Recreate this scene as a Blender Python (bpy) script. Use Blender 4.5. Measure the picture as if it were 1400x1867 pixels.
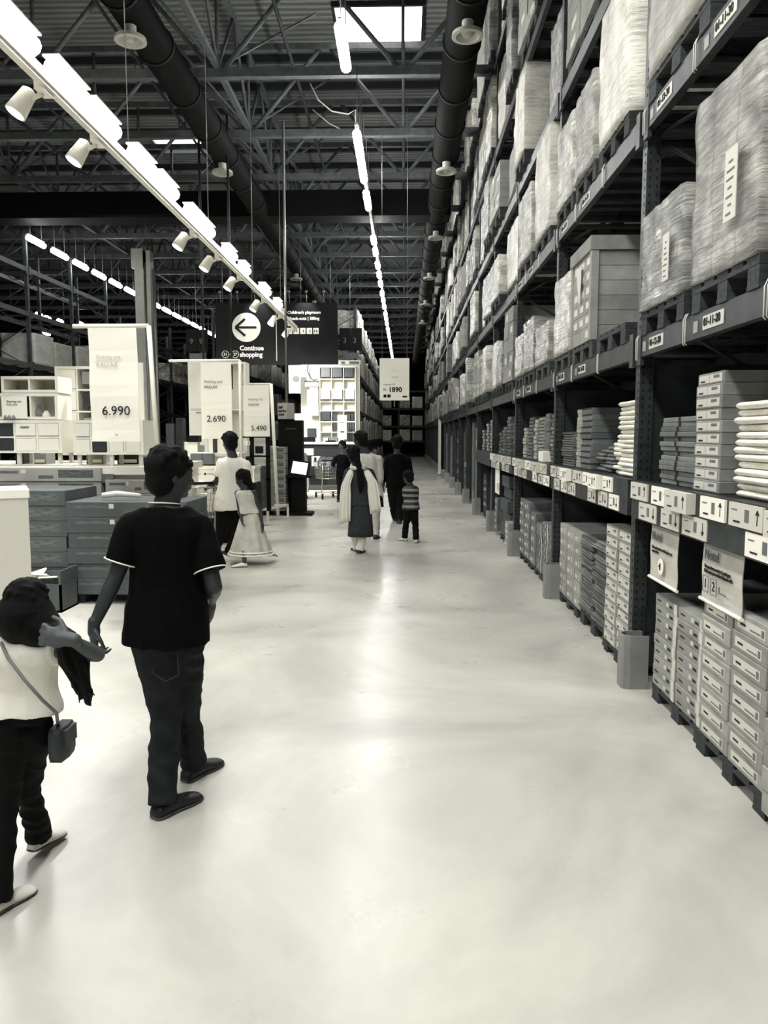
import bpy, bmesh, math, random
from mathutils import Vector, Matrix
from mathutils import noise as mnoise

R = random.Random(7)
sc = bpy.context.scene
for _o in list(bpy.data.objects):
    bpy.data.objects.remove(_o)
COL = sc.collection

# ------------------------------------------------------------------ camera
EYE = 1.68
FPX = 1400.0
PITCH = math.atan((933.5 - 795.0) / FPX)
YAW = math.atan((738.0 - 700.0) / math.hypot(FPX, 933.5 - 795.0))
cd = bpy.data.cameras.new('camera')
cam = bpy.data.objects.new('camera', cd)
COL.objects.link(cam)
cam.location = (0, 0, EYE)
cam.rotation_euler = (math.pi / 2 - PITCH, 0, YAW)
cd.sensor_fit = 'VERTICAL'
cd.sensor_height = 36.0
cd.lens = FPX / 1867.0 * 36.0
cd.clip_end = 300
sc.camera = cam
FW = Vector((-math.sin(YAW) * math.cos(PITCH), math.cos(YAW) * math.cos(PITCH), -math.sin(PITCH)))
RT = Vector((math.cos(YAW), math.sin(YAW), 0))
UPV = RT.cross(FW)


def at(px, py, Y):
    """point of the place seen at a photo pixel, Y metres down the aisle"""
    d = FW + RT * ((px - 700) / FPX) - UPV * ((py - 933.5) / FPX)
    k = Y / d.y
    return Vector((k * d.x, Y, EYE + k * d.z))


# ------------------------------------------------------------------ world, exposure, lights
w = bpy.data.worlds.new('hall_air')
sc.world = w
w.use_nodes = True
w.node_tree.nodes['Background'].inputs[0].default_value = (0.9, 1.0, 1.05, 1)
w.node_tree.nodes['Background'].inputs[1].default_value = 0.005
sc.view_settings.view_transform = 'Standard'
sc.view_settings.look = 'None'
sc.view_settings.gamma = 1
sc.view_settings.exposure = 0.42
sc.view_settings.use_curve_mapping = False
sc.cycles.use_denoising = True
sc.cycles.max_bounces = 6
sc.cycles.diffuse_bounces = 3
sc.cycles.glossy_bounces = 3
sc.cycles.sample_clamp_indirect = 4.0

TUBE_POWER = 66.0      # emission of the aisle battens
TRACK_POWER = 26.0     # emission of the battens on the low track
FAR_POWER = 17.0
SPOT_W = 280.0
SKY_POWER = 4.0


def area(name, loc, sx, sy, watts, rot=(0, 0, 0)):
    l = bpy.data.lights.new(name, 'AREA')
    l.shape = 'RECTANGLE'; l.size = sx; l.size_y = sy; l.energy = watts
    l.color = (1.0, 0.995, 0.975)
    o = bpy.data.objects.new(name, l); COL.objects.link(o)
    o.location = loc; o.rotation_euler = rot
    return o


# added fill light: lamp rows carried on out of view and over the displays
area('fill_lamp_row', (-0.86, -0.5, 7.0), 0.5, 12.0, 560)
area('fill_lamp_row', (-7.0, 1.0, 7.0), 0.8, 10.0, 320)
area('fill_lamp_row', (-7.5, 15.0, 7.4), 0.6, 9.0, 420)  # added fill over the left displays, without a fixture

# ------------------------------------------------------------------ helpers


def lin(c):
    return c / 12.92 if c <= 0.04045 else ((c + 0.055) / 1.055) ** 2.4


def tone(v):
    """the photograph's two-tone grey scale: cool darks, warm lights"""
    k = max(0.0, min(1.0, (v - 0.15) / 0.5))
    a = (0.90, 0.99, 1.03); b = (1.01, 1.0, 0.945)
    return tuple(lin(min(1, v * (a[i] * (1 - k) + b[i] * k))) for i in range(3)) + (1,)


MATS = {}


def mat(name, v, rough=0.6, metal=0.0, var=0.0, vscale=6.0, bump=0.0, bscale=40.0, spec=0.4, emit=0.0, stretch=None, objvar=0.0, coat=0.0):
    if name in MATS:
        return MATS[name]
    m = bpy.data.materials.new(name); m.use_nodes = True
    nt = m.node_tree; N = nt.nodes; L = nt.links
    b = N['Principled BSDF']
    b.inputs['Base Color'].default_value = tone(v)
    b.inputs['Roughness'].default_value = rough
    b.inputs['Metallic'].default_value = metal
    b.inputs['Specular IOR Level'].default_value = spec
    b.inputs['Coat Weight'].default_value = coat
    if emit:
        b.inputs['Emission Color'].default_value = (1.0, 0.995, 0.97, 1)
        b.inputs['Emission Strength'].default_value = emit
    if var or bump or objvar:
        tc = N.new('ShaderNodeTexCoord'); mp = N.new('ShaderNodeMapping')
        L.new(tc.outputs['Object'], mp.inputs[0])
        if stretch:
            mp.inputs['Scale'].default_value = stretch
    if var or objvar:
        n = N.new('ShaderNodeTexNoise'); n.inputs['Scale'].default_value = vscale
        n.inputs['Detail'].default_value = 5; n.inputs['Roughness'].default_value = 0.6
        L.new(mp.outputs[0], n.inputs['Vector'])
        r = N.new('ShaderNodeValToRGB')
        r.color_ramp.elements[0].position = 0.32; r.color_ramp.elements[1].position = 0.68
        r.color_ramp.elements[0].color = tone(max(0.005, v - var)); r.color_ramp.elements[1].color = tone(min(1, v + var))
        L.new(n.outputs['Fac'], r.inputs[0])
        last = r.outputs[0]
        if objvar:
            oi = N.new('ShaderNodeObjectInfo')
            mr = N.new('ShaderNodeMapRange'); mr.inputs['To Min'].default_value = 1 - objvar; mr.inputs['To Max'].default_value = 1 + objvar
            L.new(oi.outputs['Random'], mr.inputs['Value'])
            vm = N.new('ShaderNodeVectorMath'); vm.operation = 'SCALE'
            L.new(last, vm.inputs[0]); L.new(mr.outputs[0], vm.inputs['Scale'])
            last = vm.outputs[0]
        L.new(last, b.inputs['Base Color'])
    if bump:
        n2 = N.new('ShaderNodeTexNoise'); n2.inputs['Scale'].default_value = bscale; n2.inputs['Detail'].default_value = 4
        L.new(mp.outputs[0], n2.inputs['Vector'])
        bp = N.new('ShaderNodeBump'); bp.inputs['Strength'].default_value = bump; bp.inputs['Distance'].default_value = 0.02
        L.new(n2.outputs['Fac'], bp.inputs['Height']); L.new(bp.outputs[0], b.inputs['Normal'])
    MATS[name] = m
    return m


class MB:
    """collects shapes; build() links them as one mesh object"""

    def __init__(s):
        s.v = []; s.f = []; s.m = []; s.smooth = []

    def face(s, idx, m=0, sm=False):
        s.f.append(tuple(idx)); s.m.append(m); s.smooth.append(sm)

    def box(s, x0, x1, y0, y1, z0, z1, m=0, M4=None):
        b = len(s.v)
        for z in (z0, z1):
            for x, y in ((x0, y0), (x1, y0), (x1, y1), (x0, y1)):
                p = Vector((x, y, z))
                s.v.append(tuple(M4 @ p) if M4 else tuple(p))
        for q in ((3, 2, 1, 0), (4, 5, 6, 7), (0, 1, 5, 4), (1, 2, 6, 5), (2, 3, 7, 6), (3, 0, 4, 7)):
            s.face([b + i for i in q], m)
        return s

    def loft(s, rings, m=0, sm=True, cap=True):
        """rings: lists of points, same length"""
        b = len(s.v); n = len(rings[0])
        for r in rings:
            s.v.extend(tuple(p) for p in r)
        for i in range(len(rings) - 1):
            for j in range(n):
                k = (j + 1) % n
                s.face([b + i * n + j, b + i * n + k, b + (i + 1) * n + k, b + (i + 1) * n + j], m, sm)
        if cap:
            s.face([b + j for j in reversed(range(n))], m)
            s.face([b + (len(rings) - 1) * n + j for j in range(n)], m)
        return s

    def tube(s, pts, r, n=8, m=0, sm=True, cap=True):
        pts = [Vector(p) for p in pts]
        rs = r if isinstance(r, (list, tuple)) else [r] * len(pts)
        rings = []; up = None
        for i, p in enumerate(pts):
            t = (pts[min(i + 1, len(pts) - 1)] - pts[max(i - 1, 0)]).normalized()
            if up is None:
                up = Vector((0, 0, 1)) if abs(t.z) < 0.9 else Vector((1, 0, 0))
            a = t.cross(up).normalized(); c = a.cross(t).normalized(); up = c
            rings.append([p + (a * math.cos(2 * math.pi * k / n) + c * math.sin(2 * math.pi * k / n)) * rs[i] for k in range(n)])
        return s.loft(rings, m, sm, cap)

    def beam(s, p0, p1, wd, ht, m=0):
        p0 = Vector(p0); p1 = Vector(p1); t = (p1 - p0).normalized()
        up = Vector((0, 0, 1)) if abs(t.z) < 0.95 else Vector((0, 1, 0))
        a = t.cross(up).normalized() * wd / 2; c = a.cross(t).normalized() * ht / 2
        return s.loft([[p + a * i + c * j for i, j in ((1, 1), (-1, 1), (-1, -1), (1, -1))] for p in (p0, p1)], m, False)

    def cap_tube(s, p0, p1, r0, r1, n=14, m=0):
        """tapered capsule with round ends"""
        p0 = Vector(p0); p1 = Vector(p1); t = p1 - p0
        if t.length < 1e-5:
            t = Vector((0, 0, 1e-4))
        t.normalize()
        pts = []; rs = []
        for k in (80, 60, 40, 20):
            a = math.radians(k); pts.append(p0 - t * r0 * math.sin(a)); rs.append(r0 * math.cos(a))
        pts.append(p0); rs.append(r0); pts.append(p1); rs.append(r1)
        for k in (20, 40, 60, 80):
            a = math.radians(k); pts.append(p1 + t * r1 * math.sin(a)); rs.append(r1 * math.cos(a))
        return s._axial(pts, rs, t, n, m)

    def _axial(s, pts, rs, t, n, m):
        up = Vector((0, 0, 1)) if abs(t.z) < 0.9 else Vector((1, 0, 0))
        a = t.cross(up).normalized(); c = a.cross(t).normalized()
        return s.loft([[p + (a * math.cos(2 * math.pi * k / n) + c * math.sin(2 * math.pi * k / n)) * r for k in range(n)] for p, r in zip(pts, rs)], m, True)

    def cone(s, p0, p1, r0, r1, n=18, m=0, sm=True):
        p0 = Vector(p0); p1 = Vector(p1)
        return s._axial([p0, p1], [r0, r1], (p1 - p0).normalized(), n, m)

    def ball(s, c, r, rot=None, n=16, m=0):
        c = Vector(c); r = Vector(r if isinstance(r, (list, tuple, Vector)) else (r, r, r)); rings = []
        for i in range(1, n // 2 + 1):
            a = -math.pi / 2 + math.pi * i / (n // 2 + 1)
            ring = []
            for k in range(n):
                b = 2 * math.pi * k / n
                p = Vector((r.x * math.cos(a) * math.cos(b), r.y * math.cos(a) * math.sin(b), r.z * math.sin(a)))
                if rot:
                    p = rot @ p
                ring.append(c + p)
            rings.append(ring)
        return s.loft(rings, m, True)

    def quad(s, a, b_, c, d, m=0):
        b = len(s.v); s.v.extend(tuple(p) for p in (a, b_, c, d)); s.face((b, b + 1, b + 2, b + 3), m)
        return s

    def mesh(s, name, mats):
        me = bpy.data.meshes.new(name); me.from_pydata(s.v, [], s.f)
        for mm in (mats if isinstance(mats, (list, tuple)) else [mats]):
            me.materials.append(mm)
        me.polygons.foreach_set('material_index', s.m)
        me.polygons.foreach_set('use_smooth', s.smooth)
        me.update()
        return me

    def build(s, name, mats, parent=None, loc=None):
        return link(name, s.mesh(name, mats), parent, loc)


def link(name, me, parent=None, loc=None):
    o = bpy.data.objects.new(name, me); COL.objects.link(o)
    if parent is not None:
        o.parent = parent
    if loc is not None:
        o.location = loc
    return o


def tag(o, label=None, cat=None, group=None, kind=None):
    if label: o['label'] = label
    if cat: o['category'] = cat
    if group: o['group'] = group
    if kind: o['kind'] = kind
    return o


def root(name, label, cat, loc=(0, 0, 0), group=None, rz=0):
    o = bpy.data.objects.new(name, None); COL.objects.link(o)
    o.location = loc; o.rotation_euler = (0, 0, rz); o.empty_display_size = 0.1
    return tag(o, label, cat, group)


FACE = {'cam': (math.pi / 2, 0, 0), 'aisle': (math.pi / 2, 0, -math.pi / 2)}


def text(name, s, size, m, parent, loc, face='cam', bold=0.0, align='LEFT', sx=1.0):
    c = bpy.data.curves.new('lettering_outline', 'FONT')
    c.body = s; c.size = size; c.extrude = 0.0015; c.offset = bold; c.align_x = align; c.align_y = 'CENTER'
    c.resolution_u = 3
    c.materials.append(m)
    tmp = bpy.data.objects.new('lettering_outline', c); COL.objects.link(tmp)
    me = bpy.data.meshes.new_from_object(tmp)
    bpy.data.objects.remove(tmp)
    o = bpy.data.objects.new(name, me); COL.objects.link(o)
    o.parent = parent; o.location = loc; o.rotation_euler = FACE[face]; o.scale = (sx, 1, 1)
    return o


ORD = 'first second third fourth fifth sixth seventh eighth ninth tenth eleventh twelfth thirteenth fourteenth fifteenth sixteenth seventeenth eighteenth nineteenth twentieth twenty-first'.split()
CAPTION = {}

# ------------------------------------------------------------------ materials
m_rack = mat('rack_paint', 0.225, 0.45, 0.3, var=0.05, vscale=9)
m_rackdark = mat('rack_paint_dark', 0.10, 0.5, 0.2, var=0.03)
m_hole = mat('slot_dark', 0.03, 0.9)
m_black = mat('matt_black', 0.03, 0.75, spec=0.2)
m_duct = mat('duct_black', 0.012, 0.7, spec=0.15)
m_white = mat('white_laminate', 0.95, 0.35)
m_white2 = mat('white_sheet', 0.95, 0.7)
m_steelw = mat('white_steel', 0.80, 0.4, 0.0, var=0.06, vscale=12)
m_steel = mat('grey_steel', 0.5, 0.4, 0.6)
m_wire = mat('wire_chrome', 0.72, 0.3, 0.8)
m_ink = mat('black_ink', 0.06, 0.7)
m_greyink = mat('grey_ink', 0.42, 0.7)
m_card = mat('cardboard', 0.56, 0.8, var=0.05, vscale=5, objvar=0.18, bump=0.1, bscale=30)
m_carddark = mat('cardboard_dark', 0.42, 0.8, var=0.05, vscale=5, objvar=0.25, bump=0.1)  # darker cardboard for some of the cartons
m_cardprint = mat('printed_cardboard', 0.42, 0.75, var=0.10, vscale=7, stretch=(1, 1, 4), objvar=0.1)
m_label = mat('paper_label', 0.80, 0.6)
m_bagw = mat('white_textile', 0.90, 0.7, var=0.06, vscale=14, bump=0.5, bscale=18)
m_bagd = mat('dark_textile', 0.3, 0.6, var=0.2, vscale=10, bump=0.5, bscale=18)
m_wood = mat('pallet_wood', 0.20, 0.85, var=0.07, vscale=8, stretch=(1, 6, 6), objvar=0.25)
m_grey = mat('mid_grey', 0.42, 0.6)
m_guard = mat('guard_grey', 0.52, 0.5, var=0.03)
m_panelgrey = mat('side_panel', 0.19, 0.55, var=0.03)
m_darkglass = mat('dark_insert', 0.22, 0.35)
m_tube = mat('tube_light', 0.9, 0.5, emit=TUBE_POWER)
m_tubetrack = mat('track_tube_light', 0.9, 0.5, emit=TRACK_POWER)
m_tubefar = mat('far_tube_light', 0.9, 0.5, emit=FAR_POWER)
m_sky = mat('skylight_panel', 0.9, 0.5, emit=SKY_POWER)


def wrap_mat(name, v, var, seed):
    """stretch film over cartons: blotchy, with glossy diagonal creases"""
    m = bpy.data.materials.new(name); m.use_nodes = True
    nt = m.node_tree; N = nt.nodes; L = nt.links; b = N['Principled BSDF']
    tc = N.new('ShaderNodeTexCoord')
    mp = N.new('ShaderNodeMapping'); mp.inputs['Location'].default_value = (seed, seed * 2, 0)
    mp.inputs['Rotation'].default_value = (0.5, 0.15, 0); mp.inputs['Scale'].default_value = (3, 2.0, 17)
    L.new(tc.outputs['Object'], mp.inputs[0])
    n = N.new('ShaderNodeTexNoise'); n.inputs['Scale'].default_value = 2.2; n.inputs['Detail'].default_value = 6; n.inputs['Roughness'].default_value = 0.65
    L.new(mp.outputs[0], n.inputs['Vector'])
    n1 = N.new('ShaderNodeTexNoise'); n1.inputs['Scale'].default_value = 4.0; n1.inputs['Detail'].default_value = 3
    L.new(tc.outputs['Object'], n1.inputs['Vector'])
    add = N.new('ShaderNodeMath'); add.operation = 'MULTIPLY_ADD'; add.inputs[1].default_value = 0.5
    L.new(n.outputs['Fac'], add.inputs[0])
    hf = N.new('ShaderNodeMath'); hf.operation = 'MULTIPLY'; hf.inputs[1].default_value = 0.5
    L.new(n1.outputs['Fac'], hf.inputs[0]); L.new(hf.outputs[0], add.inputs[2])
    r = N.new('ShaderNodeValToRGB')
    e = r.color_ramp.elements
    e[0].position = 0.36; e[0].color = tone(v - var); e[1].position = 0.64; e[1].color = tone(min(1, v + var))  # pale and dark streaks also paint the film's glints into the colour
    x = e.new(0.5); x.color = tone(v)
    L.new(add.outputs[0], r.inputs[0])
    oi = N.new('ShaderNodeObjectInfo'); mr = N.new('ShaderNodeMapRange')
    mr.inputs['To Min'].default_value = 0.62; mr.inputs['To Max'].default_value = 1.25
    L.new(oi.outputs['Random'], mr.inputs['Value'])
    sx = N.new('ShaderNodeSeparateXYZ'); L.new(tc.outputs['Object'], sx.inputs[0])
    ad = N.new('ShaderNodeMath'); ad.operation = 'ADD'; L.new(sx.outputs[0], ad.inputs[0]); L.new(sx.outputs[1], ad.inputs[1])
    cb = N.new('ShaderNodeCombineXYZ'); L.new(ad.outputs[0], cb.inputs[0]); L.new(sx.outputs[2], cb.inputs[1])
    bk = N.new('ShaderNodeTexBrick'); bk.inputs['Scale'].default_value = 1.0; bk.inputs['Mortar Size'].default_value = 0.012; bk.inputs['Mortar Smooth'].default_value = 0.3
    bk.inputs['Brick Width'].default_value = 0.36; bk.inputs['Row Height'].default_value = 0.17; bk.offset = 0.0 if seed != 5 else 0.5
    bk.inputs['Color1'].default_value = (1, 1, 1, 1); bk.inputs['Color2'].default_value = (0.66, 0.66, 0.66, 1); bk.inputs['Mortar'].default_value = (0.35, 0.35, 0.35, 1)
    L.new(cb.outputs[0], bk.inputs['Vector'])
    mx = N.new('ShaderNodeMixRGB'); mx.blend_type = 'MULTIPLY'; mx.inputs[0].default_value = 0.55 if seed != 9 else 0.25
    L.new(r.outputs[0], mx.inputs[1]); L.new(bk.outputs['Color'], mx.inputs[2])
    vm = N.new('ShaderNodeVectorMath'); vm.operation = 'SCALE'
    L.new(mx.outputs[0], vm.inputs[0]); L.new(mr.outputs[0], vm.inputs['Scale'])
    L.new(vm.outputs[0], b.inputs['Base Color'])
    b.inputs['Roughness'].default_value = 0.5
    b.inputs['Coat Weight'].default_value = 1.0; b.inputs['Coat Roughness'].default_value = 0.16
    bp = N.new('ShaderNodeBump'); bp.inputs['Strength'].default_value = 0.9; bp.inputs['Distance'].default_value = 0.03
    L.new(n.outputs['Fac'], bp.inputs['Height'])
    L.new(bp.outputs[0], b.inputs['Normal']); L.new(bp.outputs[0], b.inputs['Coat Normal'])
    MATS[name] = m
    return m


m_wrap = [wrap_mat('stretch_film_pale', 0.74, 0.28, 0), wrap_mat('stretch_film_carton', 0.54, 0.27, 5), wrap_mat('stretch_film_bright', 0.88, 0.18, 9)]


def floor_mat():
    m = bpy.data.materials.new('polished_concrete'); m.use_nodes = True
    nt = m.node_tree; N = nt.nodes; L = nt.links; b = N['Principled BSDF']
    tc = N.new('ShaderNodeTexCoord')
    n = N.new('ShaderNodeTexNoise'); n.inputs['Scale'].default_value = 0.55; n.inputs['Detail'].default_value = 8; n.inputs['Roughness'].default_value = 0.6; n.inputs['Distortion'].default_value = 0.6
    L.new(tc.outputs['Object'], n.inputs['Vector'])
    r = N.new('ShaderNodeValToRGB'); e = r.color_ramp.elements
    e[0].position = 0.30; e[0].color = tone(0.62); e[1].position = 0.64; e[1].color = tone(0.83)
    L.new(n.outputs['Fac'], r.inputs[0]); L.new(r.outputs[0], b.inputs['Base Color'])
    n2 = N.new('ShaderNodeTexNoise'); n2.inputs['Scale'].default_value = 2.2; n2.inputs['Detail'].default_value = 5
    L.new(tc.outputs['Object'], n2.inputs['Vector'])
    mr = N.new('ShaderNodeMapRange'); mr.inputs['To Min'].default_value = 0.20; mr.inputs['To Max'].default_value = 0.40
    L.new(n2.outputs['Fac'], mr.inputs['Value']); L.new(mr.outputs[0], b.inputs['Roughness'])
    b.inputs['Specular IOR Level'].default_value = 0.5
    bp = N.new('ShaderNodeBump'); bp.inputs['Strength'].default_value = 0.02; bp.inputs['Distance'].default_value = 0.03
    n3 = N.new('ShaderNodeTexNoise'); n3.inputs['Scale'].default_value = 1.5; n3.inputs['Detail'].default_value = 1
    L.new(tc.outputs['Object'], n3.inputs['Vector']); L.new(n3.outputs['Fac'], bp.inputs['Height']); L.new(bp.outputs[0], b.inputs['Normal'])
    return m


def roof_mat():
    m = bpy.data.materials.new('corrugated_roof'); m.use_nodes = True
    nt = m.node_tree; N = nt.nodes; L = nt.links; b = N['Principled BSDF']
    tc = N.new('ShaderNodeTexCoord')
    wv = N.new('ShaderNodeTexWave'); wv.bands_direction = 'Y'; wv.inputs['Scale'].default_value = 1.6; wv.inputs['Distortion'].default_value = 0
    L.new(tc.outputs['Object'], wv.inputs['Vector'])
    r = N.new('ShaderNodeValToRGB'); r.color_ramp.elements[0].color = tone(0.30); r.color_ramp.elements[1].color = tone(0.46)
    L.new(wv.outputs['Fac'], r.inputs[0]); L.new(r.outputs[0], b.inputs['Base Color'])
    bp = N.new('ShaderNodeBump'); bp.inputs['Strength'].default_value = 1.0; bp.inputs['Distance'].default_value = 0.04
    L.new(wv.outputs['Fac'], bp.inputs['Height']); L.new(bp.outputs[0], b.inputs['Normal'])
    b.inputs['Roughness'].default_value = 0.55
    return m


# ------------------------------------------------------------------ the hall
def struct(name, mb, m):
    return tag(mb.build(name, m), kind='structure')


XL, XR, YB, YF, ZR = -26.0, 5.5, -9.0, 78.0, 10.2
struct('floor', MB().box(XL, XR, YB, YF, -0.2, 0), floor_mat())
struct('ceiling', MB().box(XL, XR, YB, YF, ZR, ZR + 0.2), roof_mat())
m_wall = mat('dark_cladding', 0.05, 0.8, var=0.02)
struct('wall_left', MB().box(XL - 0.2, XL, YB, YF, 0, ZR), m_wall)
struct('wall_right', MB().box(XR, XR + 0.2, YB, YF, 0, ZR), m_wall)
struct('wall_back', MB().box(XL - 0.2, XR + 0.2, YF, YF + 0.2, 0, ZR), m_wall)
struct('wall_front', MB().box(XL - 0.2, XR + 0.2, YB - 0.2, YB, 0, ZR), m_wall)

# skylights in the roof
for i, (x0, x1, y0, y1) in enumerate([(-1.42, 0.32, 16.05, 17.75), (-7.25, -5.45, 22.7, 23.7), (-1.4, 0.3, 4.0, 5.6), (-7.2, -5.4, 10.0, 11.6)]):
    t = root('window_%d' % (i + 1), None, None, (x0, y0, ZR)); t['kind'] = 'structure'
    MB().box(0, x1 - x0, 0, y1 - y0, -0.03, -0.01).build('pane', m_sky, t)
    f = MB()
    W_, D_ = x1 - x0, y1 - y0
    f.box(-0.06, 0, -0.06, D_ + 0.06, -0.1, 0).box(W_, W_ + 0.06, -0.06, D_ + 0.06, -0.1, 0)
    f.box(0, W_, -0.06, 0, -0.1, 0).box(0, W_, D_, D_ + 0.06, -0.1, 0)
    f.build('frame', m_rackdark, t)

# roof trusses across the hall
m_truss = mat('truss_paint', 0.31, 0.5, var=0.05)
m_purlin = mat('purlin_paint', 0.16, 0.6)
TZ0, TZ1 = 8.1, 9.85


def truss_mesh():
    b = MB()
    b.beam((-20, 0, TZ0), (1.7, 0, TZ0), 0.13, 0.15).beam((-20, 0, TZ1), (5.4, 0, TZ1), 0.12, 0.13)
    x = 3.25
    k = 0
    while x > -20:
        if x < 2:
            b.tube([(x, 0, TZ0), (x, 0, TZ1)], 0.035, 6)
            b.box(x - 0.14, x + 0.14, -0.02, 0.02, TZ0 - 0.03, TZ0 + 0.16)
        if x - 1.65 > -20:
            if x < 2: b.tube([(x - 0.08, 0, TZ0 + 0.05), (x - 1.57, 0, TZ1)], 0.045, 6)
            if x - 3.3 > -20: b.tube([(x - 3.22, 0, TZ0 + 0.05), (x - 1.73, 0, TZ1)], 0.045, 6)
        x -= 3.3
    return b.mesh('roof_truss', m_truss)


tm = truss_mesh()
ty = [6.1, 8.85, 11.55, 14.3, 17.05, 19.8, 22.55, 25.3, 28.05, 30.8, 33.5, 36.2, 39, 42, 45, 48, 51, 54, 57, 60]
for i, y in enumerate(ty):
    o = link('roof_truss', tm, None, (0, y, 0))
    near = {14.3: 'steel roof truss spanning the hall just in front of the bright skylight', 17.05: 'brightly lit steel roof truss hung with the first aisle lamps, below the skylight',
            19.8: 'steel roof truss between the lit truss and the black cross duct'}
    tag(o, near.get(y, 'steel lattice roof truss %s the black cross duct' % ('above the front of the hall, before' if y < 22 else 'beyond')), 'roof truss', 'roof trusses across the hall')
# trusses running down the hall
for x, lb in ((-3.35, 'lattice truss running down the hall over the left side of the aisle'), (-9.95, 'lattice truss running down the hall above the grey column')):
    b = MB()
    b.beam((0, 0, TZ0 + 0.1), (0, 62, TZ0 + 0.1), 0.1, 0.1).beam((0, 0, TZ1 - 0.1), (0, 62, TZ1 - 0.1), 0.1, 0.1)
    for k in range(22):
        b.tube([(0, k * 2.75, TZ0 + 0.1), (0, k * 2.75 + 1.37, TZ1 - 0.1)], 0.035, 6).tube([(0, k * 2.75 + 2.75, TZ0 + 0.1), (0, k * 2.75 + 1.37, TZ1 - 0.1)], 0.035, 6)
        b.tube([(0, k * 2.75, TZ0 + 0.1), (1.6, k * 2.75 + 1.37, TZ1 - 0.05)], 0.025, 6)
        b.tube([(0, k * 2.75 + 2.75, TZ0 + 0.1), (-1.6, k * 2.75 + 1.37, TZ1 - 0.05)], 0.025, 6)
    tag(b.build('lattice_girder', m_truss, None, (x, 3.3, 0)), lb, 'roof truss')
# purlins and sprinkler pipes under the roof
pm = MB().box(-25, 5.4, -0.05, 0.05, -0.165, -0.006).mesh('purlin', m_purlin)
y = 3.0
while y < 62:
    if not 16 < y < 17.8: tag(link('purlin', pm, None, (0, y, ZR)), 'dark steel purlin under the corrugated roof', 'purlin', 'purlins under the roof')
    y += 1.375 if y < 34 else 2.75
sm_ = MB().tube([(0, 0, 0), (0, 66, 0)], 0.035, 6)
for k in range(22):
    sm_.tube([(0, 1 + k * 3, 0), (0, 1 + k * 3, -0.22)], 0.015, 5)
spm = sm_.mesh('sprinkler_pipe', m_purlin)
for x, s in ((-2.3, 'over the middle of the aisle'), (-5.4, 'beside the black left duct'), (-8.2, 'over the display area'), (-12.5, 'over the far left racks')):
    tag(link('sprinkler_pipe', spm, None, (x, 3, 9.2)), 'thin dark sprinkler pipe running down the hall ' + s, 'pipe')
# ducts down the hall, with round air diffusers


def duct(x, lb, ys, rad=0.27, zc=7.5):
    t = root('air_duct', lb, 'air duct', (x, 0, zc))
    b = MB().tube([(0, 6, 0), (0, 60, 0)], rad, 20)
    k = 6.0
    while k < 60:
        b.tube([(0, k, 0), (0, k + 0.05, 0)], rad + 0.02, 20); k += 1.5
    b.build('duct_body', m_duct, t)
    dm = MB()
    for (r0, z0), (r1, z1) in zip([(0.08, -rad), (0.08, -rad - 0.12), (0.205, -rad - 0.15), (0.215, -rad - 0.20), (0.16, -rad - 0.205), (0.1, -rad - 0.14), (0.055, -rad - 0.20)],
                                  [(0.08, -rad - 0.12), (0.205, -rad - 0.15), (0.215, -rad - 0.20), (0.16, -rad - 0.205), (0.1, -rad - 0.14), (0.055, -rad - 0.20), (0.0, -rad - 0.205)]):
        n = 24
        dm.loft([[Vector((r * math.cos(2 * math.pi * q / n), r * math.sin(2 * math.pi * q / n), z)) for q in range(n)] for r, z in ((r0 + 1e-4, z0), (r1 + 1e-4, z1))], 0, True, False)
    me = dm.mesh('diffuser', mat('diffuser_paint', 0.62, 0.5))
    for yy in ys:
        link('diffuser', me, t, (0, yy, 0))


duct(0.83, 'long black round air duct above the aisle, along the tall rack', (10.95, 16.3, 21.6, 27, 32.3, 37.6))
duct(-3.75, 'long black round air duct left of the aisle with round diffusers', (10.95, 16.25, 27, 32.3))
tag(MB().box(-25.5, 1.15, 20.3, 21.0, 7.3, 7.95).build('cross_duct', m_duct), 'wide black rectangular duct crossing the whole hall overhead', 'air duct')

# column with pipes
t = root('column', None, None, (-8.95, 27.0, 0)); t['kind'] = 'structure'
m_colm = mat('column_paint', 0.62, 0.5, var=0.03)
MB().box(-0.33, -0.02, -0.25, 0.25, 0, 8.0).box(0.06, 0.2, -0.2, 0.2, 0, 8.0).box(-0.42, -0.02, -0.28, 0.28, 7.4, 8.05).build('column_shaft', m_colm, t)
MB().tube([(0.3, -0.1, 0), (0.3, -0.1, 7.4)], 0.06, 8).tube([(0.0, -0.15, 0), (0.0, -0.15, 7.6)], 0.04, 8).build('riser_pipe', m_steel, t)

# ------------------------------------------------------------------ lamps
def batten(L_, mt):
    b = MB()
    if mt is m_tubetrack: b.box(-0.07, 0.07, 0, L_, 0.05, 0.065, 0)  # wide plate added to shield the roof from the track tubes
    else: b.box(-0.02, 0.02, 0, L_, 0.055, 0.08, 0)
    return b.mesh('housing', m_steelw), MB().tube([(0, 0.02, -0.03), (0, L_ - 0.02, -0.035)], 0.075, 10).mesh('tube', mt)


bat = {}


def lamp(name, x, y, z, L_, mt, label, group, hang=0.0):
    k = (round(L_, 2), mt.name)
    if k not in bat: bat[k] = batten(L_, mt)
    t = root(name, label, 'lamp', (x, y, z), group)
    link('housing', bat[k][0], t); link('tube', bat[k][1], t)
    if hang:
        hm = bat.setdefault(('h', round(hang, 1)), None)
        if hm is None:
            hm = MB().tube([(0, 0, 0), (0, 0, hang)], 0.008, 5).mesh('suspension_wire', m_steel); bat[('h', round(hang, 1))] = hm
        link('suspension_wire', hm, t, (0, 0.15, 0.07)); link('suspension_wire', hm, t, (0, L_ - 0.15, 0.07))
    return t


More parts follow.
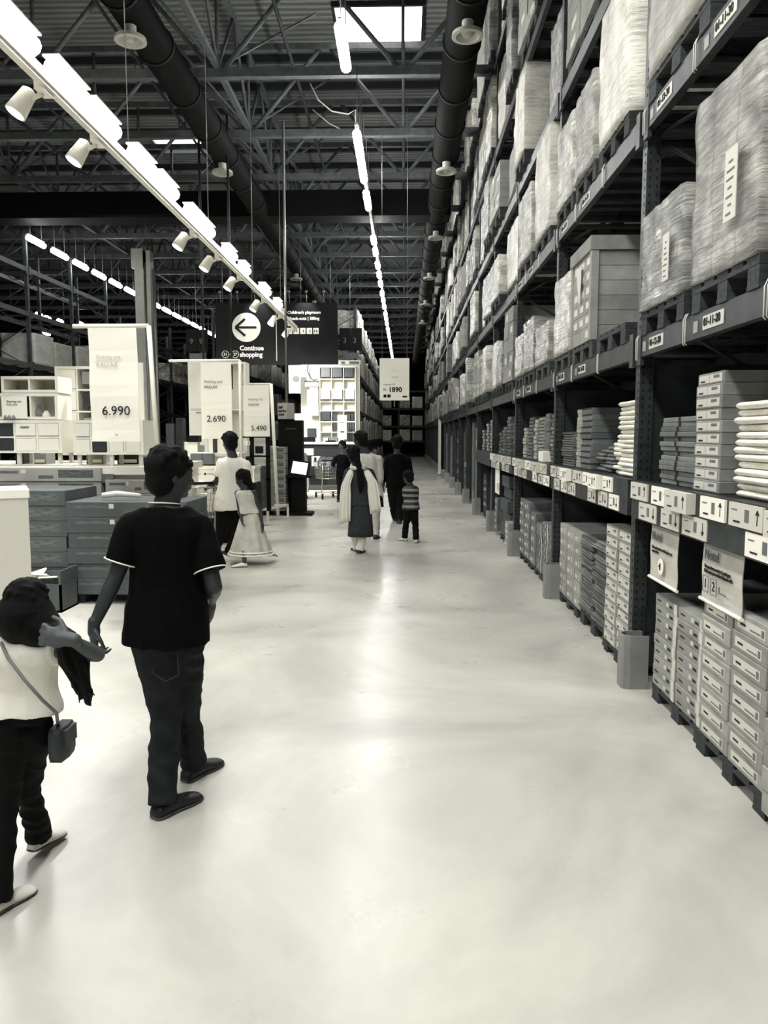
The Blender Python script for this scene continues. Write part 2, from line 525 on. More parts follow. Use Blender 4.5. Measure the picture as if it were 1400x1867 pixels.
G1 = 'batten lamps in the row above the aisle'
ys = [10.5, 14.05, 15.4, 17.35, 21.15, 22.45, 24.2]
while ys[-1] < 60:
    ys.append(ys[-1] + (1.45 if len(ys) % 3 else 1.9))
for i, y in enumerate(ys):
    lb = {0: 'glowing batten lamp beside the bright skylight, first of the aisle row', 1: 'glowing batten lamp hanging at the lit roof truss', 2: 'glowing batten lamp just beyond the lit roof truss',
          3: 'glowing batten lamp alone just before the black cross duct'}.get(i, 'glowing batten lamp in the aisle row beyond the black cross duct')
    lamp('batten_lamp', -0.86, y, 7.0, 1.15 if i < 4 else 0.6, m_tube if i < 16 else m_tubefar, lb, G1, 1.1)
tag(MB().box(-0.03, 0.03, 0, 46, 0, 0.05).build('lamp_rail', m_steelw, None, (-0.86, 14.0, 7.09)), 'thin rail carrying the lamp row above the aisle', 'rail')
# low track on the left
tr = root('lighting_track', 'long white lighting track slanting through the upper left of the photo', 'lighting track', (-2.9, 2.0, 4.5))
MB().box(-0.045, 0.045, 0, 18.7, 0.0, 0.08).box(-0.03, 0.03, 0, 18.7, -0.03, 0).build('rail', mat('track_paint', 0.88, 0.4), tr)
for yy in (3, 6.3, 9.6, 12.9, 16.2):
    MB().tube([(0, yy, 0.08), (0, yy, 3.6)], 0.006, 5).build('suspension_wire', m_steel, tr)
for i, (y0, L_) in enumerate([(5.35, 0.75), (6.4, 0.62), (7.15, 0.62), (8.25, 0.6), (9.05, 0.65), (10.3, 0.62), (11.0, 0.5), (12.4, 0.6), (13.6, 0.5), (15.5, 0.7), (17.2, 0.5), (3.6, 0.7), (2.2, 0.7)]):
    lb = ('glowing tube lamp on the low track, %s from the top left corner' % ORD[i]) if i < 8 else 'small glowing tube lamp on the far half of the low track'
    lamp('track_tube', -2.84, y0, 4.66, L_, m_tubetrack, lb, 'tube lamps on the low track')


def spot_meshes():
    b = MB()
    b.box(-0.04, 0.04, -0.09, 0.09, -0.02, 0.06)
    b.tube([(-0.01, 0, -0.02), (-0.12, 0, -0.06)], 0.02, 8)
    h = MB(); d = Vector((-0.45, -0.25, -0.85)).normalized(); c = Vector((-0.17, 0, -0.07))
    h._axial([c - d * 0.11, c - d * 0.09, c - d * 0.0, c + d * 0.13], [0.03, 0.062, 0.072, 0.085], d, 18, 0)
    g = MB()._axial([c + d * 0.131, c + d * 0.133], [0.07, 0.07], d, 18, 0)
    return b.mesh('adapter', m_white), h.mesh('lamp_head', m_white), g.mesh('lens', mat('spot_lens', 0.9, 0.4, emit=6.0)), c + d * 0.16, d


sa, sh_, sg, sp, sd = spot_meshes()
for i, yy in enumerate([6.45, 7.55, 10.9, 12.3, 13.9, 16.2, 18.3, 20.4]):
    t = root('track_spotlight', 'white spotlight under the low track, ' + ('%s from the top left' % ORD[i] if i < 5 else 'one of the small ones near the black sign'), 'spotlight', (-2.93, yy, 4.46), 'spotlights under the low track')
    link('adapter', sa, t); link('lamp_head', sh_, t); link('lens', sg, t)
    l = bpy.data.lights.new('spot_beam', 'SPOT'); l.energy = SPOT_W * (2.2 if i > 4 else 1.1); l.spot_size = 1.7; l.spot_blend = 0.6; l.shadow_soft_size = 0.06; l.color = (1, 0.995, 0.975)
    lo = bpy.data.objects.new('spot_beam', l); COL.objects.link(lo); lo.parent = t; lo.location = sp
    dd = sd if i < 5 else Vector((-0.15, 0.75, -0.6))
    lo.rotation_euler = dd.to_track_quat('-Z', 'Y').to_euler()
# far left row
for i in range(15):
    y = 20.9 + i * 1.45
    if 29 < y < 30.5: continue
    lamp('batten_lamp', -10.1, y, 7.0, 0.95, m_tubefar, 'small glowing batten lamp in the far left row, ' + ('left of the grey column' if y < 29.5 else 'right of the grey column'), 'batten lamps in the far left row', 1.1)
for i, (px, py, Y) in enumerate([(66, 571, 34), (82, 577, 35), (105, 583, 36), (144, 588, 40), (80, 605, 33)]):
    p = at(px, py, Y)
    lamp('batten_lamp', p.x, p.y, p.z, 0.5, m_tubefar, 'tiny glowing lamp far back left, above the aisle number 13', 'tiny lamps far back left')
# thin hanging poles
for px, Y, zb, lb in ((370, 16.0, 3.2, 'dark thin pole hanging from the roof, leftmost of three'), (421, 16.0, 2.65, 'dark thin pole hanging from the roof over the middle price banner'),
                      (521, 16.4, 2.36, 'pale thin pole hanging from the roof down to the self-service cube')):
    p = at(px, 600, Y)
    MBp = MB().tube([(0, 0, zb), (0, 0, 8.1)], 0.026, 8)
    tag(MBp.build('hanging_pole', m_rackdark if px < 500 else m_steel, None, (p.x, Y, 0)), lb, 'pole')
# slack power cable at the lit truss
cp = [at(565, 152, 16.6), at(580, 182, 16.6), at(605, 203, 16.6), at(635, 208, 16.6), at(648, 200, 16.6), at(648, 240, 16.6)]
tag(MB().tube(cp, 0.014, 6).build('power_cable', m_steelw), 'slack pale cable looping under the roof beside the first aisle lamps', 'cable')
tag(MB().tube([at(570, 200, 17.3), at(600, 225, 17.3), at(630, 240, 17.3)], 0.012, 6).build('power_cable', m_steelw), 'short grey cable drooping behind the lit truss', 'cable')
# ------------------------------------------------------------------ pallet racks
BAY = 2.84
LV = [2.32, 3.74, 5.06, 6.5, 8.1]


def upright_meshes(top, depth, s, holes):
    b = MB()
    for x0 in (0.0, s * (depth - 0.08)):
        xa, xb = min(x0, x0 + s * 0.09), max(x0, x0 + s * 0.09)
        b.box(xa, xb, -0.045, 0.045, 0, top)
    z = 0.3
    while z < top - 0.8:
        b.tube([(s * 0.05, 0, z), (s * (depth - 0.05), 0, z + 0.55)], 0.015, 5)
        b.tube([(s * (depth - 0.05), 0, z + 0.55), (s * 0.05, 0, z + 1.1)], 0.015, 5); z += 1.1
    if holes:
        z = 0.1
        while z < 4.6:
            for xo in (0.022, 0.068):
                x = s * xo
                b.box(x - 0.006, x + 0.006, -0.0465, -0.044, z, z + 0.018, 1)
            b.box(-0.0015, 0.001, -0.02, -0.008, z, z + 0.018, 1) if s > 0 else None
            z += 0.052
    return b.mesh('upright', [m_rack, m_hole])


def rack_run(label, xf, s, y0, nb, levels, depth=1.1, holes=False, side_panels=0, m_beam=None):
    t = root('pallet_rack', label, 'rack', (xf, y0, 0))
    top = levels[-1] + 0.9
    um = upright_meshes(top, depth, s, False); uh = upright_meshes(top, depth, s, True) if holes else um
    for k in range(nb + 1):
        link('upright', uh if k < 5 else um, t, (0, k * BAY, 0))
    b = MB()
    b.box(min(-s * 0.02, s * 0.03), max(-s * 0.02, s * 0.03), 0.046, BAY - 0.046, -0.13, 0)
    b.box(min(s * (depth - 0.05), s * depth), max(s * (depth - 0.05), s * depth), 0.046, BAY - 0.046, -0.13, 0)
    for e in (0.046, BAY - 0.126):
        b.box(min(-s * 0.026, 0), max(-s * 0.026, 0), e, e + 0.08, -0.18, 0.04)
    for e in (0.5, 1.42, 2.34):
        b.box(min(0, s * depth), max(0, s * depth), e - 0.03, e + 0.03, -0.04, -0.005)
    bm_ = b.mesh('beam', m_beam or m_rack)
    for k in range(nb):
        for z in levels:
            link('beam', bm_, t, (0, k * BAY, z))
    if side_panels:
        pmh = MB().box(min(s * 0.1, s * (depth - 0.1)), max(s * 0.1, s * (depth - 0.1)), -0.01, 0.01, 0.1, 2.15).mesh('side_panel', m_panelgrey)
        for k in range(side_panels + 1):
            link('side_panel', pmh, t, (0, k * BAY, 0))
    return t


XF = 1.55
Y0 = 2.38
rack_r = rack_run('tall pallet rack of dark steel lining the right side of the aisle', XF, 1, Y0, 20, LV, holes=True, side_panels=12)
# beam number plates and clips in the bays next to the camera
for (k, z, n1, n2, e) in ((0, 2.32, '01-12-20', '01-11-20', 0), (1, 2.32, '01-15-20', '01-14-20', 0), (0, 3.74, '01-12-30', '01-11-30', 0), (1, 3.74, '01-15-30', '01-14-30', 0), (2, 2.32, '01-18-20', '01-17-20', 0), (2, 3.74, '01-18-30', '01-17-30', 0)):
    yb = Y0 + k * BAY
    for s_, yy in ((n1, yb + 2.42), (n2, yb + 1.55)):
        pl = MB().box(-0.024, -0.021, yy - Y0 - 0.13, yy - Y0 + 0.13, z - 0.10, z - 0.03).build('number_plate', m_label, rack_r)
        tag(pl, 'pale plate with black shelf number')
        text('shelf_number', s_, 0.058, m_ink, pl, (-0.026, yy - Y0 + 0.115, z - 0.064), 'aisle', 0.0012)
        MB().box(-0.024, -0.021, yy - Y0 + 0.2, yy - Y0 + 0.26, z - 0.10, z - 0.04).build('bar_code_label', mat('bar_label', 0.6, 0.6), rack_r)
    for yy in (0.95, 1.9, 2.76):
        cb = MB()
        for o_ in (0, 0.03):
            cb.tube([(-0.022, k * BAY + yy + o_, z - 0.15), (-0.034, k * BAY + yy + o_, z - 0.14), (-0.034, k * BAY + yy + o_, z - 0.01), (-0.02, k * BAY + yy + o_, z + 0.02)], 0.003, 6)
        cb.build('beam_clip', m_steelw, rack_r)

# label shelf of the first bays
t = rack_r
NS = 5
for k in range(NS):
    yb = k * BAY
    MB().box(0.02, 1.08, yb + 0.05, yb + BAY - 0.05, 1.36, 1.385).build('shelf', m_rackdark, t)
    st = MB().box(-0.03, 0.02, yb + 0.05, yb + BAY - 0.05, 1.14, 1.385).build('label_rail', m_rack, t)
    if k < 4:
        yy = yb + BAY - 0.06
        i = 0
        while yy > yb + 0.35:
            wd = R.choice((0.30, 0.34, 0.26))
            out = 0.05 if (i % 3 == 2) else 0.012
            for row, z0 in ((0, 1.27), (1, 1.15)):
                if row == 1 and i % 4 == 3: continue
                y1_ = yy - (0.17 if row else 0)
                if y1_ - wd < yb + 0.05: continue
                xo = -0.03 - (out if row == 0 else 0.006)
                c = MB()
                c.box(xo, -0.03, y1_ - wd, y1_, z0, z0 + 0.108, 0)
                c.box(xo - 0.002, xo, y1_ - wd * 0.36, y1_ - wd * 0.16, z0 + 0.02, z0 + 0.028, 1)
                c.box(xo - 0.002, xo, y1_ - 0.09, y1_ - 0.03, z0 + 0.075, z0 + 0.08, 2)
                c.box(xo - 0.002, xo, y1_ - wd * 0.62, y1_ - wd * 0.5, z0 + 0.03, z0 + 0.085, 2)
                c.box(xo - 0.002, xo, y1_ - wd + 0.045, y1_ - wd + 0.05, z0 + 0.025, z0 + 0.09, 1)
                a0 = z0 + (0.09 if row == 0 else 0.025); sg_ = -1 if row == 0 else 1
                c.beam((xo - 0.001, y1_ - wd + 0.047, a0), (xo - 0.001, y1_ - wd + 0.062, a0 + sg_ * 0.02), 0.004, 0.004, 1)
                c.beam((xo - 0.001, y1_ - wd + 0.047, a0), (xo - 0.001, y1_ - wd + 0.032, a0 + sg_ * 0.02), 0.004, 0.004, 1)
                c.build('shelf_label', [m_label if R.random() > 0.3 else m_white2, m_ink, m_greyink], t)
            yy -= wd + (0.05 if i % 2 else 0.09); i += 1

# column guards on the floor
gm = MB()
n = 10
prof = [(0.12, -0.09)]
for q in range(7):
    a = math.pi * q / 12
    prof.append((-0.05 - 0.05 * math.sin(a) + 0.0, -0.09 + 0.05 * (1 - math.cos(a)) ))
prof = [(0.07, -0.08), (-0.05, -0.08), (-0.09, -0.068), (-0.10, -0.04), (-0.10, 0.04), (-0.09, 0.068), (-0.05, 0.08), (0.07, 0.08), (0.07, 0.068), (-0.04, 0.068), (-0.085, 0.03), (-0.085, -0.03), (-0.04, -0.068), (0.07, -0.068)]
gm.loft([[Vector((x, y, z)) for x, y in prof] for z in (0.0, 0.36)], 0, False, True)
gme = gm.mesh('column_guard', m_guard)
for k in range(1, 20):
    tag(link('column_guard', gme, None, (XF - 0.0, Y0 + k * BAY - 0.12, 0)),
        'grey steel floor guard at the foot of the %s rack upright from the front' % ORD[k - 1], 'column guard', 'floor guards at the rack uprights')

# ------------------------------------------------------------------ pallets and loads
def pallet_mesh():
    b = MB()
    W_, D_ = 0.8, 1.15
    for i in range(5):
        y = -W_ / 2 + i * (W_ - 0.13) / 4
        b.box(0, D_, y, y + 0.13, 0.122, 0.144)
    for x in (0, D_ / 2 - 0.06, D_ - 0.12):
        b.box(x, x + 0.12, -W_ / 2, W_ / 2, 0.1, 0.122)
    for y in (-W_ / 2, -0.06, W_ / 2 - 0.12):
        b.box(0, D_, y, y + 0.12, 0, 0.022)
        for x in (0, D_ / 2 - 0.06, D_ - 0.12):
            b.box(x + 0.002, x + 0.118, y + 0.002, y + 0.118, 0.022, 0.1)
    return b.mesh('pallet', m_wood)


PAL = pallet_mesh()


def place_pallet(x, y, z, label, group, sy=1.0):
    o = tag(link('pallet', PAL, None, (x, y, z)), label, 'pallet', group)
    o.scale = (1, sy, 1)
    return o


def load_mesh(seed, m, bulge=0.02, crown=0.05):
    bm = bmesh.new(); bmesh.ops.create_cube(bm, size=1)
    bmesh.ops.subdivide_edges(bm, edges=bm.edges[:], cuts=11, use_grid_fill=True)
    for v in bm.verts:
        p = v.co.copy()
        f = 1 - 0.03 * mnoise.noise(Vector((p.x * 3, p.y * 3, p.z * 3 + seed)))
        ed = min(0.5 - abs(p.x), 0.5 - abs(p.y))
        v.co.x = p.x * f; v.co.y = p.y * f
        nn = mnoise.noise(Vector((p.x * 9 + seed, p.y * 9, p.z * 14)))
        v.co.x += 0.012 * nn; v.co.y += 0.012 * nn
        if p.z > 0.45:
            v.co.z += crown * mnoise.noise(Vector((p.x * 2.5 + seed * 3, p.y * 2.5, 1)))
        r_ = math.hypot(max(0, abs(p.x) - 0.44), max(0, abs(p.y) - 0.44))
        if abs(p.x) > 0.44 and abs(p.y) > 0.44:
            v.co.x *= 0.985; v.co.y *= 0.985
        v.co.z += 0.5
    me = bpy.data.meshes.new('wrapped_load'); bm.to_mesh(me); bm.free()
    me.materials.append(m)
    me.polygons.foreach_set('use_smooth', [True] * len(me.polygons))
    return me


def strapped_mesh(seed, layers=6):
    b = MB(); rr = random.Random(seed)
    cols = rr.choice((2, 3))
    for i in range(layers):
        for j in range(cols):
            d = rr.uniform(-0.008, 0.008)
            b.box(-0.5 + d, 0.5, -0.5 + j / cols + 0.004, -0.5 + (j + 1) / cols - 0.004, i / layers + 0.003, (i + 1) / layers - 0.003, 0)
            if rr.random() < 0.6:
                y = -0.5 + (j + 0.25) / cols
                b.box(-0.5 + d - 0.003, -0.5 + d, y, y + 0.35 / cols, (i + 0.3) / layers, (i + 0.7) / layers, 1)
    return b.mesh('carton_load', [m_card, m_label])


LOADS = [load_mesh(1, m_wrap[0]), load_mesh(2, m_wrap[1]), load_mesh(3, m_wrap[2]), load_mesh(4, m_wrap[1], crown=0.1), load_mesh(5, m_wrap[0], crown=0.08), load_mesh(6, m_wrap[2])]
PLAIN = load_mesh(8, m_card, crown=0.0)
STRAP = [strapped_mesh(s_, n_) for s_, n_ in ((1, 6), (2, 5), (3, 8))]
LVN = {2.32: 'lowest beam', 3.74: 'second beam', 5.06: 'third beam', 6.5: 'fourth beam', 8.1: 'top beam'}


def place_load(x0, y0, y1, z0, z1, kind, label, group, depth=1.12, pal=True, tilt=0.0, face=1):
    """a load between y0 and y1 whose aisle face stands at x0"""
    yc = (y0 + y1) / 2
    if pal:
        place_pallet(x0 + 0.02 if face > 0 else x0 - 0.02 - 1.15, yc, z0, 'pallet under ' + label, 'pallets under ' + (group or 'the loads'), (y1 - y0) / 0.82)
        z0 += 0.145
    if kind < 6: me, nm = LOADS[kind], 'wrapped_load'
    elif kind < 9: me, nm = STRAP[kind - 6], 'carton_load'
    else: me, nm = PLAIN, 'boxed_load'
    o = link(nm, me, None, (x0 + face * depth / 2, yc, z0))
    o.scale = (depth, y1 - y0 - 0.01, z1 - z0); o.rotation_euler = (0, 0, tilt)
    tag(o, label, 'pallet load', group)
    return o


def paper(x, y, z, wd, ht, parent_label):
    """paper sheet stuck on a load, told apart from the film"""
    b = MB().box(-0.004, 0, -wd / 2, wd / 2, 0, ht, 0)
    for i in range(7):
        b.box(-0.006, -0.004, -wd * (0.1 + 0.28 * R.random()), wd * (0.05 + 0.3 * R.random()), ht * (0.08 + i * 0.12), ht * (0.08 + i * 0.12) + ht * 0.028, 1)
    return b


near = [
    # y0, y1, level, top, kind, label
    (4.32, 5.10, 2.32, 3.04, 1, 'low wrapped load with a white sheet, beside the first upright'),
    (3.42, 4.22, 2.32, 3.36, 0, 'tall shiny wrapped load with a white sheet'),
    (2.50, 3.30, 2.32, 3.2, 1, 'wrapped load cut off by the photo edge, past the tall shiny one'),
    (4.10, 5.10, 3.74, 4.86, 2, 'bright white wrapped load at the top right of the photo'),
    (2.6, 3.9, 3.74, 4.8, 5, 'wrapped load at the top right corner above the shiny tall one'),
    (7.22, 7.98, 2.32, 3.20, 0, 'wrapped load with slanted top beside the strapped flat cartons'),
    (5.50, 6.34, 3.74, 4.86, 2, 'tall bright wrapped load just beyond the first upright, second beam'),
    (6.42, 7.16, 3.74, 4.60, 4, 'wrapped load, middle of three on the second beam before the second upright'),
    (7.24, 8.0, 3.74, 4.62, 0, 'pale wrapped load on the second beam just before the second upright'),
    (8.25, 9.1, 2.32, 2.9, 0, 'low slumped wrapped load just beyond the second upright'),
    (9.2, 10.0, 2.32, 3.08, 1, 'taller wrapped load with square top, middle of the third bay'),
    (10.05, 10.75, 2.32, 3.0, 0, 'narrow wrapped load just before the third upright, lowest beam'),
    (8.35, 9.3, 3.74, 4.92, 2, 'tall bright wrapped load just beyond the second upright on the second beam'),
    (9.5, 10.6, 3.74, 4.72, 4, 'wide wrapped load just before the third upright on the second beam'),
]
for (a, b_, z, zt, kd, lb) in near:
    place_load(1.50, a, b_, z, zt, kd, lb, None)
# sheets on the two foreground loads
for y, z, wd, ht in ((4.52, 2.56, 0.10, 0.26), (3.66, 2.66, 0.13, 0.32)):
    b = paper(0, 0, 0, wd, ht, '')
    o = b.build('delivery_note', [m_label, m_greyink], None, (1.478, y, z))
    tag(o, 'white printed sheet on the ' + ('low' if y > 4 else 'tall shiny') + ' wrapped load', 'paper sheet')
# the stack of wide flat cartons held by corner posts
ct = root('strapped_carton_stack', 'stack of wide flat grey cartons with corner posts and lid on the lowest beam', 'carton stack', (1.50, 6.40, 2.465))
for i in range(6):
    b = MB().box(0.012, 1.0, 0.02, 0.74, i * 0.118 + 0.002, (i + 1) * 0.118 - 0.002, 0)
    for q in range(3):
        if R.random() < 0.8:
            b.box(0.009, 0.012, 0.08 + q * 0.22, 0.2 + q * 0.22, i * 0.118 + 0.03, i * 0.118 + 0.085, 1)
    b.build('carton', [m_card, m_label], ct)
for y in (0.0, 0.7):
    for x in (0, 0.94): MB().box(x, x + 0.06, y, y + 0.06, 0, 0.71).build('corner_post', m_card, ct)
MB().box(-0.01, 1.02, -0.01, 0.77, 0.71, 0.82).build('lid', m_card, ct)
MB().quad((-0.012, 0.50, 0.62), (-0.012, 0.36, 0.30), (-0.012, 0.30, 0.55), (-0.012, 0.34, 0.66)).build('torn_paper', m_label, ct)
place_pallet(1.52, 6.77, 2.32, 'wooden pallet under the stack of wide flat grey cartons', None, 0.95)
place_pallet(1.52, 5.85, 2.32, 'empty wooden pallet on the lowest beam between first upright and strapped cartons', None)

# other bays
for k in range(0, 20):
    yb = Y0 + k * BAY
    for li, z in enumerate(LV):
        if k <= 2 and li < 2: continue
        gap = (LV[li + 1] if li < 4 else 9.75) - z - 0.13
        nl = 3 if (R.random() < 0.75 and k < 13) else 2
        wsum = BAY - 0.3
        y = yb + 0.12
        for j in range(nl):
            wd = wsum / nl - 0.05
            if R.random() < 0.06: y += wd + 0.06; continue
            kd = R.choice((0, 1, 2, 3, 4, 5, 0, 2, 4, 9, 6, 7))
            top = z + 0.145 + (gap - 0.2) * R.uniform(0.58, 0.98)
            if k < 9:
                lb = '%s load, %s on the %s of the %s right rack bay' % (('wrapped', 'boxed', 'carton')[0 if kd < 6 else (1 if kd == 9 else 2)], ORD[j], LVN[z], ORD[k])
                gr = 'pallet loads on the tall right rack'
            else:
                lb = 'pale pallet load far down the tall right rack on the ' + LVN[z]; gr = 'far pallet loads on the %s of the right rack' % LVN[z]
            place_load(1.50 + R.uniform(-0.07, 0.09), y, y + wd, z, top, kd, lb, gr, tilt=R.uniform(-0.04, 0.04))
            y += wd + 0.06

# left rack runs deeper in the hall
LV2 = [1.9, 3.3, 4.7]
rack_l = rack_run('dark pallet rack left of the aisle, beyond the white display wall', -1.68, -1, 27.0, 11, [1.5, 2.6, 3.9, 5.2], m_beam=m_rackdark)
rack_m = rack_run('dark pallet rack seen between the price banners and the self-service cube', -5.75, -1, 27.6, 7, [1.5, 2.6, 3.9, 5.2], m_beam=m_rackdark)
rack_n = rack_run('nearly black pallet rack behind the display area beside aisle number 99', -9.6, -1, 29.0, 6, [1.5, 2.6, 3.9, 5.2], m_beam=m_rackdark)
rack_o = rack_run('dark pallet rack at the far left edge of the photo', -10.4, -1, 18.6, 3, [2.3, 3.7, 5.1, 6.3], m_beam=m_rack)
for (xf, y0_, nb, lvs, nm, p_) in ((-1.68, 27.0, 11, [0.0, 1.5, 2.6, 3.9, 5.2], 'the left rack beyond the white display wall', 1.0), (-5.75, 27.6, 7, [1.5, 2.6, 3.9, 5.2], 'the rack behind the self-service cube', 0.95),
                               (-9.6, 29.0, 5, [1.5, 3.9], 'the nearly black rack beside number 99', 0.3), (-10.4, 18.6, 3, [2.3, 3.7], 'the far left rack', 0.2)):
    for k in range(nb):
        for z in lvs:
            if R.random() > p_: continue
            y = y0_ + k * BAY + 0.15
            n_ = 3 if xf == -1.68 else 2
            for j in range(n_):
                wd = (BAY - 0.35) / n_ - 0.06
                place_load(xf + 0.04, y, y + wd, z + (0.0 if z else 0.1), z + 0.14 + R.uniform(0.55, 0.85), R.choice((0, 1, 3, 4, 5, 9) if xf > -10 else (9, 9)), 'pallet load on ' + nm, 'pallet loads on ' + nm, pal=False, face=-1, depth=1.0)
                y += wd + 0.07
# cross rack closing the far end of the aisle
er = root('end_rack', 'pallet rack facing the camera at the far end of the aisle', 'rack', (0, 62.0, 0))
for x in (-3.2, -0.5, 2.2, 4.9):
    MB().box(x - 0.06, x + 0.06, 0, 0.1, 0, 6.6).build('upright', m_rack, er)
for z in (1.3, 2.5, 3.9, 5.3):
    MB().box(-3.2, 4.9, -0.03, 0.03, z - 0.14, z).build('beam', m_rack, er)
for z in (1.3, 2.5, 3.9):
    for x in (-2.5, -1.5, -0.0, 1.0):
        o = link('wrapped_load', LOADS[R.choice((2, 5, 0))], None, (x, 62.5, z)); o.scale = (0.85, 0.9, R.uniform(0.75, 0.95))
        tag(o, 'small bright wrapped load at the far end of the aisle', 'pallet load', 'loads on the end rack')

# ------------------------------------------------------------------ cartons
CM = {}
PAT = {  # patches: face, u0, v0, u1, v1, material (0 body, 1 pale, 2 dark, 3 mid)
    'plain': [],
    'label': [('x', .10, .22, .86, .74, 1), ('x', .18, .40, .34, .52, 2), ('x', .46, .34, .74, .42, 3), ('x', .76, .30, .83, .66, 3)],
    'spot': [('x', .10, .42, .28, .56, 2), ('x', .52, .32, .62, .72, 1), ('x', .67, .38, .80, .62, 2), ('x', .86, .0, 1.0, 1.0, 1)],
    'white_end': [('x', .06, .16, .94, .84, 1), ('x', .12, .24, .30, .38, 2), ('x', .62, .50, .84, .74, 3), ('x', .46, .2, .47, .8, 3)],
    'mark': [('x', .1, .3, .4, .6, 1), ('x', .6, .25, .7, .75, 1)],
    'print': [('y', .07, .22, .34, .40, 4), ('y', .36, .12, .40, .42, 1), ('y', .50, .55, .62, .78, 4), ('y', .66, .15, .94, .72, 4)],
    'thin': [('x', .0, .75, 1.0, 1.0, 2)],
    'tie': [('x', .46, .0, .52, 1.0, 2)],
}
m_print4 = mat('brown_print', 0.36, 0.8, var=0.08, vscale=16, stretch=(1, 1, 5))
STY = {'pale': m_label, 'card': m_card, 'dark': m_carddark, 'white': m_white2, 'thin': mat('thin_flat_pack', 0.44, 0.7, var=0.05, objvar=0.35), 'wood': mat('loose_board', 0.46, 0.75, var=0.1, objvar=0.45, vscale=4),
       'slate': mat('slate_carton', 0.31, 0.75, var=0.03, vscale=3, objvar=0.12), 'tan': mat('light_carton', 0.62, 0.75, var=0.04, vscale=3, objvar=0.1)}


def carton_mesh(dx, dy, dz, pat, body):
    k = (round(dx, 3), round(dy, 3), round(dz, 3), pat, body)
    if k in CM: return CM[k]
    bm = bmesh.new(); bmesh.ops.create_cube(bm, size=1)
    for v in bm.verts:
        v.co = Vector((v.co.x * dx, v.co.y * dy, (v.co.z + 0.5) * dz))
    bmesh.ops.bevel(bm, geom=bm.edges[:], offset=min(0.004, dz * 0.12), segments=1, affect='EDGES')
    me = bpy.data.meshes.new('carton'); bm.to_mesh(me); bm.free()
    vs = [tuple(v.co) for v in me.vertices]; fs = [tuple(p.vertices) for p in me.polygons]; ms = [0] * len(fs)
    for f, u0, v0, u1, v1, m in PAT[pat]:
        e = 0.0015; b = len(vs)
        if f == 'x':
            X = -dx / 2 - e
            vs += [(X, dy / 2 - u0 * dy, v0 * dz), (X, dy / 2 - u1 * dy, v0 * dz), (X, dy / 2 - u1 * dy, v1 * dz), (X, dy / 2 - u0 * dy, v1 * dz)]
        else:
            Yy = -dy / 2 - e
            vs += [(-dx / 2 + u0 * dx, Yy, (1 - v1) * dz), (-dx / 2 + u1 * dx, Yy, (1 - v1) * dz), (-dx / 2 + u1 * dx, Yy, (1 - v0) * dz), (-dx / 2 + u0 * dx, Yy, (1 - v0) * dz)]
        if m in (2, 3):
            vs[b:] = [(p[0] - (0.0008 if f == 'x' else 0), p[1] - (0.0008 if f == 'y' else 0), p[2]) for p in vs[b:]]
        fs.append((b, b + 1, b + 2, b + 3)); ms.append(m)
    me = bpy.data.meshes.new('carton'); me.from_pydata(vs, [], fs)
    for q in (STY[body], m_label, m_ink, m_greyink, m_print4): me.materials.append(q)
    me.polygons.foreach_set('material_index', ms); me.update()
    CM[k] = me
    return me


def stack(name, cat, x, y, z, dx, dy, dz, n, pat, body, label, jit=0.006, rot=0.01, shrink=0.0):
    """n separate boxes one on another; aisle face at x, centred at y"""
    me = carton_mesh(dx, dy, dz, pat, body)
    gr = label
    for i in range(n):
        o = link(name, me, None, (x + dx / 2 + R.uniform(-jit, jit), y + R.uniform(-jit, jit), z + i * dz))
        o.rotation_euler = (0, 0, R.uniform(-rot, rot))
        if i == n - 1: tag(o, 'topmost ' + label, cat, gr)
        elif i == 0 and n > 2: tag(o, 'bottom ' + label, cat, gr)
        else: tag(o, label, cat, gr)
    return z + n * dz


def bags(name, x, y, z, dx, dy, dz, n, m, label, jit=0.015):
    k = ('bag', dx, dy, dz, m.name)
    if k not in CM:
        bm = bmesh.new(); bmesh.ops.create_cube(bm, size=1)
        bmesh.ops.subdivide_edges(bm, edges=bm.edges[:], cuts=6, use_grid_fill=True)
        for v in bm.verts:
            p = v.co; e = (1 - (2 * abs(p.x)) ** 6) * (1 - (2 * abs(p.y)) ** 6)
            q = 0.80 + 0.20 * max(0, e) ** 0.35
            v.co = Vector((p.x * dx * (1 - 0.05 * (2 * abs(p.z)) ** 2), p.y * dy * (1 - 0.05 * (2 * abs(p.z)) ** 2), p.z * dz * 1.12 * q + dz / 2))
            v.co += Vector((mnoise.noise(p * 7), mnoise.noise(p * 7 + Vector((5, 0, 0))), 0)) * 0.012
        me = bpy.data.meshes.new(name); bm.to_mesh(me); bm.free(); me.materials.append(m)
        me.polygons.foreach_set('use_smooth', [True] * len(me.polygons)); CM[k] = me
    for i in range(n):
        o = link(name, CM[k], None, (x + dx / 2 + R.uniform(-jit, jit), y + R.uniform(-jit, jit), z + i * dz))
        o.rotation_euler = (0, 0, R.uniform(-0.04, 0.04))
        tag(o, ('topmost ' if i == n - 1 else '') + label, 'textile pack', label)


SH = 1.386
